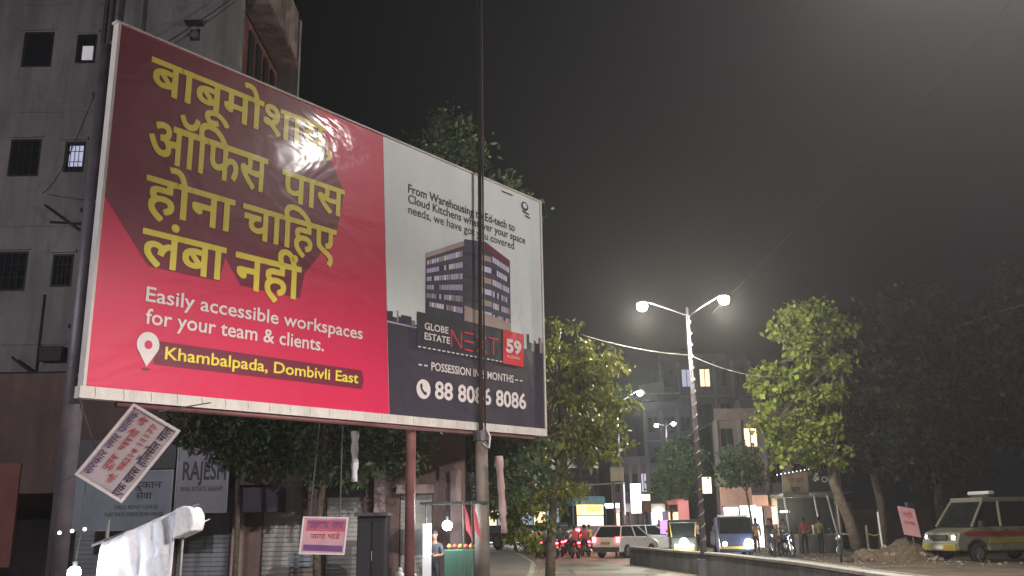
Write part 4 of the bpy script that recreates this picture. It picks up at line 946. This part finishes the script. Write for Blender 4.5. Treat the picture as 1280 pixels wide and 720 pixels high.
for k in range(6): MB().ball((-.15+.12*k, -.15, 1.06), .055, 8, 6).build('fruit', ('band_yellow', 'ink_red')[k % 2], sl, True)
for k, (x_, lab) in enumerate(((-1.1, 'left red pennant on a thin stick beside the bright bulb'), (-.92, 'right red pennant on a thin stick beside the tall pole'))):
    f = thing('flag', lab, 'flag', (x_, 20.4, .12)); MB().tube([(0, 0, 0), (-.02, 0, 2.0)], .012, 6).build('stick', 'pole_wood', f)
    b = MB(); b.add([(0, 0, 1.95), (.05, .03, 1.4), (.20, -.03, 1.15), (.10, .02, 1.7)], [(0, 1, 2, 3)]); o = b.build('cloth', 'cloth_red', f); s = o.modifiers.new('solidify', 'SOLIDIFY'); s.thickness = .01

# ------------------------------------------------------------------ trees
tree('street_tree', 'leafy tree lit yellow-green at the right end of the hoarding', (1.35, 27.2, 0), [(-.42, 0, 0), (-.36, 0, 1.2), (-.22, .1, 2.6), (.05, .1, 4.2), (.1, .1, 6.0)],
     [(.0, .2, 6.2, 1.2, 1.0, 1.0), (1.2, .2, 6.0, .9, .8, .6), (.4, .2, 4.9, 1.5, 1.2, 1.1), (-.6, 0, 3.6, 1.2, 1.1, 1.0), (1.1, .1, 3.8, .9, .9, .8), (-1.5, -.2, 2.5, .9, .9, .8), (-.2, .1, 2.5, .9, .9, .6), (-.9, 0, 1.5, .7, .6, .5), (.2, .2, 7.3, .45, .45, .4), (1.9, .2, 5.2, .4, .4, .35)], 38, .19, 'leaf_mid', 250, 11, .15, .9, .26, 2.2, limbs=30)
tree('street_tree', 'tall dark tree whose top rises behind the hoarding', (-2.0, 28.5, 0), [(0, 0, 0), (.1, 0, 3), (0, .1, 7), (-.1, 0, 10), (0, 0, 13)],
     [(-.3, 0, 13.2, 1.5, 1.5, 1.9), (-1.2, 0, 11.0, 1.8, 1.6, 1.8), (1.2, 0, 11.2, 1.7, 1.6, 1.6), (-.4, 0, 8, 2.4, 2, 2.4), (1.2, 0, 9.2, 1.2, 1.5, 1.2)], 26, .2, 'leaf_dark', 420, 12, .2, .4, .42, 1.8, limbs=12)
tree('street_tree', 'dark leafy tree hanging over the shutters beneath the middle of the hoarding', (-4.3, 21.0, .12), [(0, 0, 0), (-.05, 0, 1.4), (.1, 0, 3.0), (0, 0, 4.6)],
     [(0, 0, 3.9, 1.5, .7, 1.0), (-1.4, -.1, 4.1, 1.1, .6, .7), (1.3, 0, 3.5, 1.2, .7, 1.1), (.2, .0, 2.8, .9, .6, .5), (-2.6, -.2, 4.2, 1.1, .5, .55)], 26, .14, 'leaf_dark', 300, 13, .10, .6, .26, 1.9, limbs=12)
tree('street_tree', 'dark tree filling the space between the two hoarding posts', (-.9, 24.0, .12), [(0, 0, 0), (.05, 0, 1.6), (-.1, 0, 3.2), (0, 0, 5)],
     [(-.3, 0, 4.0, 1.8, 1.0, 1.4), (.8, 0, 3.2, 1.1, .9, 1.2), (-1.4, 0, 3.0, 1.0, .9, .9)], 26, .17, 'leaf_dark', 280, 14, .13, .7, .3, 1.9, limbs=10)
tree('street_tree', 'small leafy tree sagging over the name board at the left', (-6.15, 21.2, .12), [(0, 0, 0), (.0, 0, 1.5), (-.1, 0, 3.2), (-.2, 0, 4.2)],
     [(-.3, 0, 3.9, 1.1, .5, .5), (-.1, 0, 3.2, .5, .4, .6), (.6, 0, 3.4, .6, .4, .6), (-1.0, -.2, 3.6, .5, .4, .35), (.9, -.2, 2.9, .3, .3, .4)], 22, .13, 'leaf_dark', 150, 15, .07, .6, .24, 1.9, limbs=7)
tree('street_tree', 'big spreading tree with leaves coloured bright as its lamp-lit side on the right pavement', (12.9, 37.5, .1), [(.45, 0, 0), (.1, 0, 1.6), (-.35, 0, 3.0), (-.3, .1, 4.6), (.2, .2, 6.2), (.6, .3, 8)],
     [(-1.6, -.6, 9.3, .9, .9, .7), (-1.0, -.4, 8.1, .8, 1.0, .8), (-2.4, -.6, 7.0, 1.1, 1.2, .6), (-1.0, -.3, 6.3, 1.2, 1.2, .9), (-2.6, -.6, 5.3, 1.1, 1.0, .45), (-1.0, -.3, 5.2, 1.2, 1.1, .6), (-.2, 0, 7.4, .9, .9, 1.4), (.2, 0, 9.2, .9, .9, .6), (-2.2, -.6, 4.2, 1.0, .9, .5), (-.7, -.3, 4.0, 1.1, .9, .45), (-2.9, -.6, 6.0, .5, .6, .3), (-.6, -.5, 9.9, .7, .7, .4)], 30, .21, 'leaf_lit_tone', 250, 16, .24, .35, .30, 1.35, limbs=34)
tree('street_tree', 'added dark-leaved tree standing in for the unlit side of the big right tree', (15.0, 39.5, .1), [(0, 0, 0), (.1, 0, 2.2), (-.2, .1, 4.5), (0, .2, 7)],  # added second tree, painting the dark side of the crown beside it
     [(-1.0, -.2, 7.4, 2.2, 1.8, 2.6), (1.2, .4, 6.6, 2.1, 1.8, 2.4), (-.4, .2, 9.6, 2.0, 1.6, 1.1), (.6, 0, 4.6, 2.4, 1.6, 1.0)], 26, .25, 'leaf_shade_tone', 330, 22, .2, .4, .5, 1.5, limbs=12)
tree('street_tree', 'huge tree with gloom put into its leaf colour behind the parked van at the right', (19.5, 44, .0), [(0, 0, 0), (.1, 0, 3), (0, .1, 6), (.3, 0, 10)],
     [(0, 0, 9, 4.2, 3, 3.5), (-3.5, 0, 7.0, 2.6, 2.5, 2.6), (3, 0, 8, 3.5, 3, 3.5), (0, 0, 5, 4.5, 3, 2), (5.5, 0, 11, 3, 3, 3)], 26, .34, 'leaf_shade_tone', 520, 17, .3, .4, .6, 1.6, limbs=12)
tree('street_tree', 'thin lit tree in front of the peach shop sign', (11.9, 49.0, .1), [(0, 0, 0), (.15, 0, 1.5), (0, 0, 3.0), (.1, 0, 4.4)],
     [(-.2, 0, 4.6, 1.0, .9, 1.1), (-1.0, 0, 4.0, .7, .7, .6), (.5, 0, 3.8, .8, .7, .6)], 20, .2, 'leaf_dark', 90, 18, .08, .5, .32, 1.6, limbs=8)
tree('street_tree', 'rounded tree by the far carriageway right of the main lamp pole', (10.3, 58, .0), [(0, 0, 0), (0, 0, 2), (.1, 0, 4), (0, 0, 5.6)],
     [(0, 0, 5.4, 1.6, 1.4, 1.5), (-.8, 0, 4.0, 1.3, 1.2, 1.0), (.9, 0, 4.2, 1.1, 1.1, 1.0)], 22, .22, 'leaf_dark', 200, 19, .14, .5, .4, 1.6, limbs=8)
tree('street_tree', 'small green tree at the foot of the apartment block in the distance', (12.2, 70, .0), [(0, 0, 0), (0, 0, 2), (.1, 0, 4)],
     [(0, 0, 5.2, 1.0, 1.0, 1.8), (0, 0, 3.4, 1.2, 1.2, 1.0)], 20, .26, 'leaf_mid', 130, 20, .12, .5, .4, 1.6, limbs=6)

# ------------------------------------------------------------------ right pavement: stall, signs, rubble
ks = thing('roadside_stall', 'open roadside stall with slanting white poles on the right pavement', 'stall', (14.4, 46.2, .12))
for (a, c) in (((-1.3, -.3), (-1.45, -.2)), ((.25, -.3), (.0, -.2)), ((1.0, -.5), (.6, -.3)), ((1.6, 1.2), (1.5, 1.1)), ((-1.4, 1.4), (-1.4, 1.4))):
    MB().tube([(a[0], a[1], 0), (c[0], c[1], 2.7)], .04, 8).build('pole', 'white', ks, True)
MB().box((.05, .5, 2.72), (3.3, 2.2, .05), rot=Matrix.Rotation(R(-4), 3, 'X')).build('tin_roof', 'tin', ks)
MB().b2(-1.4, 1.5, 1.5, 1.55, 0, 2.6).build('back_sheet', 'fabric_green', ks); MB().b2(-.9, 1.2, -.1, .6, 0, .85).build('counter', 'tin', ks, bevel=.02)
MB().b2(-1.3, -1.22, .2, 1.2, 1.9, 1.98).build('tube_light', 'head_soft', ks); lamp('lamp_light', (-.9, .3, 2.2), 70, (1, .93, .8), ks, .1)
MB().b2(-.1, .2, .0, .2, .86, 1.3).build('crate', 'signbeige', ks)
signboard('stall_sign', 'beige square sign board over the left of the roadside stall', (12.85, 45.7, 2.72), (1.22, 0, 0), (.03, 0, 1.2), 'signbeige', [('\u092d\u0947\u0932 \u092a\u0941\u0930\u0940', .15, .85, .60, .72, 'ink_red', .02), ('\u0938\u0942\u092a', .3, .7, .25, .38, 'ink', .02)], 'tin', .1)
signboard('stall_sign', 'black sign board with pale lettering right of the beige one', (14.15, 45.8, 2.9), (1.5, 0, -.05), (0, 0, 1.15), 'signblack', [('\u0950', .15, .35, .45, .72, 'cloth_white', .02), ('OM', .42, .78, .45, .68, 'cloth_white', .02)], None, .1)
q = thing('awning_string', 'rope of pale bulbs slung along the top of the beige sign', 'string lights'); 
MB().tube([(12.5, 45.4, 3.75), (12.9, 45.4, 3.80), (13.5, 45.4, 3.92), (14.1, 45.4, 4.02)], .012, 5).build('wire', 'cable', q)
for k in range(9): MB().ball((12.55+k*.19, 45.38, 3.76+k*.03), .028, 6, 5).build('bulb', 'shop_glow', q)
signboard('shop_sign', 'peach lit shop sign behind the thin tree', (11.2, 52.0, 2.45), (1.7, 0, 0), (0, 0, 1.0), 'signpeach', [], None, .12)
signboard('shop_sign', 'yellowish board hanging above the peach sign', (11.0, 52.1, 3.55), (.9, 0, 0), (0, 0, 1.0), 'signbeige', [], None, .12)
signboard('shop_sign', 'pink-red lit banner left of the main lamp pole foot', (9.35, 55.0, 1.7), (.62, 0, 0), (0, 0, 1.15), 'signpink', [], None, .08)
pk = signboard('placard', 'small tilted pink placard on a stick beside the parked van', (14.6, 36.2, 1.05), (.62, 0, -.12), (-.14, 0, 1.05), 'pink_card', [('\u0928\u0939\u0940', .2, .8, .65, .8, 'ink_red', .01), ('\u092a\u093e\u0930\u0915', .15, .85, .38, .5, 'ink_red', .01)], None, .03)
MB().tube([(15.05, 36.28, 0.1), (14.85, 36.27, 1.5)], .025, 6).build('stick', 'pole_wood', pk)
rb = thing('rubble_heap', 'low heap of earth and broken stones left of the parked van', 'rubble', (14.3, 36.6, .12))
me = MB(); N = 26; vs = []; fs = []; rg = np.random.default_rng(4)
for i in range(N):
    for j in range(14):
        x_ = (i/(N-1)-.5)*3.4; y_ = (j/13-.5)*1.8; e = max(0, 1-(x_/1.7)**2-(y_/.9)**2); vs.append((x_, y_, .55*e**.7*(.75+.5*rg.random())*(1+.3*math.sin(x_*3))))
for i in range(N-1):
    for j in range(13): fs.append((i*14+j, (i+1)*14+j, (i+1)*14+j+1, i*14+j+1))
me.add(vs, fs); me.build('earth', 'rubble', rb, True)
for k in range(34):
    x_, y_ = rg.uniform(-1.5, 1.5), rg.uniform(-.9, .3); z_ = .45*max(0, 1-(x_/1.7)**2-(y_/.9)**2); s_ = rg.uniform(.05, .14)
    MB().box((x_, y_, z_+.03), (s_*1.5, s_, s_), rot=Matrix.Rotation(rg.uniform(0, 3), 3, Vector(rg.normal(size=3)).normalized())).build('stone', 'kerbstone' if k % 3 else 'plaster_red', rb)
pf = thing('post_and_rail', 'short dark post with a sagging yellowish rope by the leaning trunk', 'barrier', (13.6, 37.3, .1))
MB().tube([(0, 0, 0), (0, 0, 1.3)], .05, 8).build('post', 'pole_wood', pf); MB().tube([(.55, 0, 0), (.5, 0, 1.8)], .035, 8).build('post', 'white', pf); MB().tube([(0, 0, 1.0), (.28, 0, .9), (.55, 0, 1.0)], .02, 5).build('rope', 'band_yellow', pf)
cw = thing('compound_wall', 'dark compound wall under the gloomy trees at the right', 'wall')
for k in range(10):
    MB().b2(16+k*3.0, 18.96+k*3.0, 46.0, 46.25, 0, 2.1).build('panel', 'plaster_brown', cw); MB().b2(15.85+k*3.0, 16.15+k*3.0, 45.95, 46.3, 2.1, 2.4).build('pier_cap', 'concrete', cw)

# ------------------------------------------------------------------ distant buildings
def block(label, x0, x1, y, d, H, floors, bays, m, lit, seed, name='building', shop=True, rz=0):
    t = thing(name, label, 'building', ((x0+x1)/2, y, 0), rz); w = x1-x0; X0 = -w/2
    rn = random.Random(seed); fh = (H-3.2)/floors; holes = []
    for f in range(floors):
        for k in range(bays):
            cx = X0+w*(k+.5)/bays; z0 = 3.2+f*fh+fh*.28; holes.append((cx-w/bays*.27, cx+w/bays*.27, z0, z0+fh*.5))
    so = []
    if shop:
        for k in range(bays): so.append((X0+w*k/bays+.2, X0+w*(k+1)/bays-.2, .15, 2.45))
    wall_with_holes(t, X0, -X0, 0, H, 0, .25, holes+so, m); MB().b2(X0, -X0, .9, d, 0, H-.1).build('rear_block', 'dark', t)
    for s in (X0, -X0-.22): MB().b2(s, s+.22, .26, d, 0, H-.05).build('side_wall', m, t)
    for h in holes:
        o = MB().b2(h[0], h[1], .12, .17, h[2], h[3]); g = rn.random(); o = o.build('window', 'shop_warm' if g < lit*.6 else ('win_cool' if g < lit else 'pane_dark'), t)
        MB().b2((h[0]+h[1])/2-.03, (h[0]+h[1])/2+.03, .07, .115, h[2], h[3]).build('mullion', 'dark_frame', o)
    for k, h in enumerate(so):
        g = rn.random(); MB().b2(h[0], h[1], .7, .75, h[2], h[3]).build('shop_interior', 'shop_glow' if g < .55 else ('shop_warm' if g < .7 else 'shutter'), t)
        if g < .7 and k % 2 == 0: lamp('lamp_light', ((h[0]+h[1])/2, -.9, 2.3), 110, (.95, .95, 1) if g < .55 else (1, .75, .5), t, .15)
        MB().b2(h[0]+.1, h[0]+.5, .45, .65, h[2], h[2]+1.3).build('display_rack', 'plaster_red', t)
        MB().b2(h[0]-.1, h[1]+.1, -.5, -.004, 2.5, 3.1).build('fascia_sign', rn.choice(['signpeach', 'sign_blue', 'plaster_red', 'signbeige', 'plaster_violet']), t)
    for f in range(1, floors+1): MB().b2(X0-.05, -X0+.05, -.12, -.003, 3.2+(f-1)*fh-.1, 3.2+(f-1)*fh+.05).build('floor_band', 'pilaster', t)
    for k in range(bays+1): xx = X0+w*k/bays; MB().b2(xx-.12, xx+.12, -.18, -.125, 3.2, H).build('pilaster', 'pilaster', t)
    MB().b2(X0, -X0, -.15, .1, H+.003, H+.7).build('parapet', m, t); MB().b2(X0+w*.3, X0+w*.3+1.5, 2, 3.4, H, H+1.6).build('water_tank', 'dark', t, bevel=.1)
    return t
t = block('pinkish apartment block with tall pale pilasters behind the twin street lamp', 13.0, 21.0, 82, 12, 15.5, 4, 5, 'plaster_violet', .12, 31)
for f in range(4):   # rounded balconies on the left corner
    z_ = 3.4+f*3.0; pts = [(-4.0+1.9*math.cos(R(a)), .2+1.9*math.sin(R(a))) for a in range(90, 280, 15)]+[(-4.0, -1.7), (-2.6, -1.7), (-2.6, .2)]
    MB().prism(pts, 'z', z_, z_+.16).build('balcony_slab', 'plaster_warm', t)
    MB().prism(pts[:13]+[(p[0]*.985, p[1]*.97) for p in pts[:13]][::-1], 'z', z_+.17, z_+1.05).build('balcony_parapet', 'pilaster', t)
block('lower shop building with bright white shopfronts left of the apartment block', 7.6, 10.4, 74, 8, 6.0, 1, 4, 'plaster_violet', .3, 33)
block('dim violet building across the road bend behind the bus', 1.5, 8.0, 92, 10, 12.0, 3, 4, 'plaster_violet', .15, 34)
block('dark building at the far left of the road bend behind the street tree', -9, 1.0, 84, 10, 10.0, 3, 5, 'plaster_brown', .2, 35)
block('brown building with lit shopfronts behind the parked motorcycles', 12.0, 19.0, 56, 10, 7.5, 2, 5, 'plaster_brown', .12, 36)
block('narrow grey building between the rounded tree and the peach sign', 10.6, 14.6, 76, 6, 10.5, 3, 3, 'plaster_violet', .15, 37)
o = MB().b2(6.85, 7.45, 56.5, 56.6, 2.2, 3.9).build('light_box', 'shop_glow'); tag(o, 'tall glaring white light box beyond the white cars', 'sign')
o = MB().b2(6.42, 6.50, 56.4, 56.5, 2.1, 4.0).build('tube_light', 'win_cool'); tag(o, 'thin bluish upright tube light left of the white light box', 'lamp')
gs = thing('gantry_sign', 'small square road sign on a cross arm near the bus', 'sign', (5.1, 49.2, 0))
MB().tube([(0, 0, 0), (0, 0, 4.4)], .06, 8).build('post', 'pole_dark', gs); MB().tube([(-2.0, 0, 3.55), (.6, 0, 3.65)], .035, 6).build('cross_arm', 'pole_steel', gs); MB().b2(-.15, .55, -.08, -.02, 3.75, 4.45).build('plate', 'signbeige', gs)
MB().b2(-2.0, -1.4, -.06, .06, 3.45, 3.6).build('camera_box', 'pole_steel', gs)

# ------------------------------------------------------------------ clutter
kk = thing('kiosk', 'tall dark cabinet kiosk standing right of the pink notice board', 'kiosk', (-3.12, 20.8, .12))
MB().b2(-.32, .32, 0, .6, .08, 1.72).build('cabinet', 'dark_frame', kk, bevel=.015); MB().b2(-.38, .38, -.12, .66, 1.725, 1.80).build('top', 'pole_dark', kk, bevel=.01)
for x_ in (-.16, .16): MB().b2(x_-.14, x_+.14, -.02, -.003, .2, 1.6).build('door', 'signblack', kk)
MB().b2(.0, .02, -.035, -.022, .8, 1.0).build('handle', 'chrome', kk)
def crate(x, y, z, label, m, w=.5, h=.3, d=.36, rz=0):
    t = thing('crate', label, 'crate', (x, y, z), rz)
    for k in range(3):
        zz = .02+k*h/3; 
        for (a, c, e, f) in ((-w/2, w/2, -d/2, -d/2+.02), (-w/2, w/2, d/2-.02, d/2), (-w/2, -w/2+.02, -d/2+.021, d/2-.021), (w/2-.02, w/2, -d/2+.021, d/2-.021)): MB().b2(a, c, e, f, zz, zz+h/3-.025).build('slat', m, t)
    MB().b2(-w/2+.02, w/2-.02, -d/2+.02, d/2-.02, 0, .02).build('base', m, t)
    return t
crate(-4.85, 21.9, .12, 'wooden crate at the bottom of the stack by the pale shutter', 'signbeige'); crate(-4.83, 21.92, .45, 'wooden crate in the middle of the stack by the pale shutter', 'pole_wood', rz=.12); crate(-4.87, 21.9, .78, 'blue-grey crate on top of the stack by the pale shutter', 'sign_blue', rz=-.1)
for k, (x_, w_, h_, lab) in enumerate(((-2.45, .34, .62, 'plump pale sack slumped left of the brown hoarding post'), (-2.15, .30, .5, 'smaller pale sack slumped against the brown hoarding post'))):
    b = MB(); b.ball((0, 0, h_*.5), .5, 16, 10, (w_, w_*.8, h_)); b.ball((.02, 0, h_*.98), .05, 8, 6, (1.2, 1, 1.4)); o = b.build('sack', 'shutter_pale', None, True); o.location = (x_, 20.2, .12); tag(o, lab, 'sack')
b_ = random.Random(21)
for k, (x_, y_) in enumerate(((3.0, 52.5), (3.6, 50.2), (1.7, 53.6), (2.6, 57.2), (4.4, 57.5), (1.6, 47.2))):
    place(copy_tree(m1), (x_, y_, 0), R(96+4*k), ['motorcycle with a red tail light in mid traffic, left of the white hatchback', 'motorcycle with a red tail light nearest the hatchback bumper', 'motorcycle with a red tail light behind the leftmost pair', 'motorcycle with a red tail light close beside the auto rickshaw ahead', 'motorcycle with a red tail light just right of the bus rear', 'motorcycle with a red tail light beside the street tree trunk'][k])
    person(['man in white riding in the thick of the traffic', 'woman in red riding nearest the hatchback bumper', 'man in blue riding behind the leftmost pair', 'man in grey riding close beside the auto rickshaw ahead', 'man in yellow riding just right of the bus rear', 'man in olive riding beside the street tree trunk'][k], ['shirt_white', 'cloth_red', 'shirt_blue', 'shirt_grey', 'shirt_yellow', 'shirt_olive'][k], 'pants_dark', 'ride', (x_, y_, 0), R(6+4*k), h=1.7)
for k, (x_, y_, pz, sh_) in enumerate(((9.2, 48.5, 'walk', 'shirt_white'), (10.4, 50.0, 'stand', 'shirt_dark'), (11.3, 53.5, 'fold', 'shirt_grey'), (8.6, 57.5, 'stand', 'shirt_dark'), (12.6, 50.5, 'walk', 'shirt_blue'))):
    person(['man in a white shirt crossing behind the auto rickshaw', 'man in dark clothes standing between the rickshaw and the blue truck', 'man in grey standing before the white lit shop', 'dark figure in front of the glaring shopfront', 'man in blue walking past the peach sign'][k], sh_, 'pants_dark', pz, (x_, y_, .1), R(40*k), h=1.66)
# small hanging shop signs and tube lights along the far pavement
for k, (x_, y_, z_, w_, h_, m_, lab) in enumerate(((10.9, 54.0, 3.2, .5, .9, 'shop_warm', 'small warm lit box sign above the white lit shop'), (8.1, 60.5, 3.0, .9, .4, 'shop_warm', 'wide warm lit fascia beyond the purple panel'), (10.0, 59.0, 2.7, 1.2, .35, 'signpink', 'long reddish lit fascia behind the auto rickshaw'), (12.9, 53.0, 1.2, .9, 1.3, 'shop_glow', 'white lit doorway panel behind the parked motorcycles'), (6.2, 62.0, 2.6, 1.1, .3, 'shop_glow', 'white strip light over the shop beyond the cars'), (1.2, 70.0, 2.4, 1.6, .35, 'shop_warm', 'warm strip of shop light left of the bus'), (-.8, 66.0, 2.2, 1.2, .3, 'shop_glow', 'white strip of shop light far left of the bus'))):
    t = thing('lit_sign', lab, 'sign', (x_, y_, z_)); MB().b2(-w_/2, w_/2, 0, .06, 0, h_).build('face', m_, t); MB().b2(-w_/2-.03, w_/2+.03, .061, .12, -.03, h_+.03).build('box', 'dark_frame', t)

# ------------------------------------------------------------------ overhead cables
def cable(label, a, b, sag, r=.015, m='cable', n=24, name='overhead_cable'):
    a = Vector(a); b = Vector(b); pts = [a.lerp(b, k/n)-Vector((0, 0, sag*4*(k/n)*(1-k/n))) for k in range(n+1)]
    return tag(MB().tube(pts, r, 6).build(name, m, None, True), label, 'cable')
cable('cable with pale painted glints sagging from the lit tree to the main lamp pole', (2.2, 29.5, 7.55), (5.85, 30.3, 6.95), .12, .015, 'rope_glints')
cable('cable with pale painted glints running from the main lamp pole into the big right tree', (5.85, 30.3, 6.95), (11.5, 37.0, 7.3), .35, .012, 'rope_glints')
cable('thin dark wire slanting above the right lamp head', (6.6, 30, 8.3), (14.5, 22, 16), .1, .01)
cable('wire crossing the upper face of the grey apartment block', (-10.3, 24.6, 15.3), (-8.3, 24.7, 16.9), .05, .02)
cable('bundle of black wires drooping under the grey block beside the post', (-13.5, 24.7, 6.2), (-8.6, 22.0, 4.9), .5, .035)
cable('wire swagged across the shop fronts under the foliage', (-8.2, 21.3, 3.7), (-2.3, 20.4, 3.2), .35, .014)
cable('thin wire from the grey block to the hoarding post', (-13.2, 24.7, 10.9), (-6.6, 13.9, 9.2), .5, .012)
cable('long wire leaving the tall pole towards the left roof', (-.72, 20.35, 20.8), (-9, 26, 21.2), .4, .015)

# ------------------------------------------------------------------ haze
hz = MB(); hz.b2(-70, 70, -30, 150, -1.2, 32)
hm = bpy.data.materials.new('haze'); hm.use_nodes = True; t = hm.node_tree
for n in list(t.nodes):
    if n.type != 'OUTPUT_MATERIAL': t.nodes.remove(n)
pv = t.nodes.new('ShaderNodeVolumePrincipled'); pv.inputs['Density'].default_value = HAZE; pv.inputs['Color'].default_value = (.85, .85, .88, 1); pv.inputs['Anisotropy'].default_value = .6
t.links.new(pv.outputs[0], [n for n in t.nodes if n.type == 'OUTPUT_MATERIAL'][0].inputs['Volume']); M['haze'] = hm
o = hz.build('haze', 'haze'); o['kind'] = 'stuff'
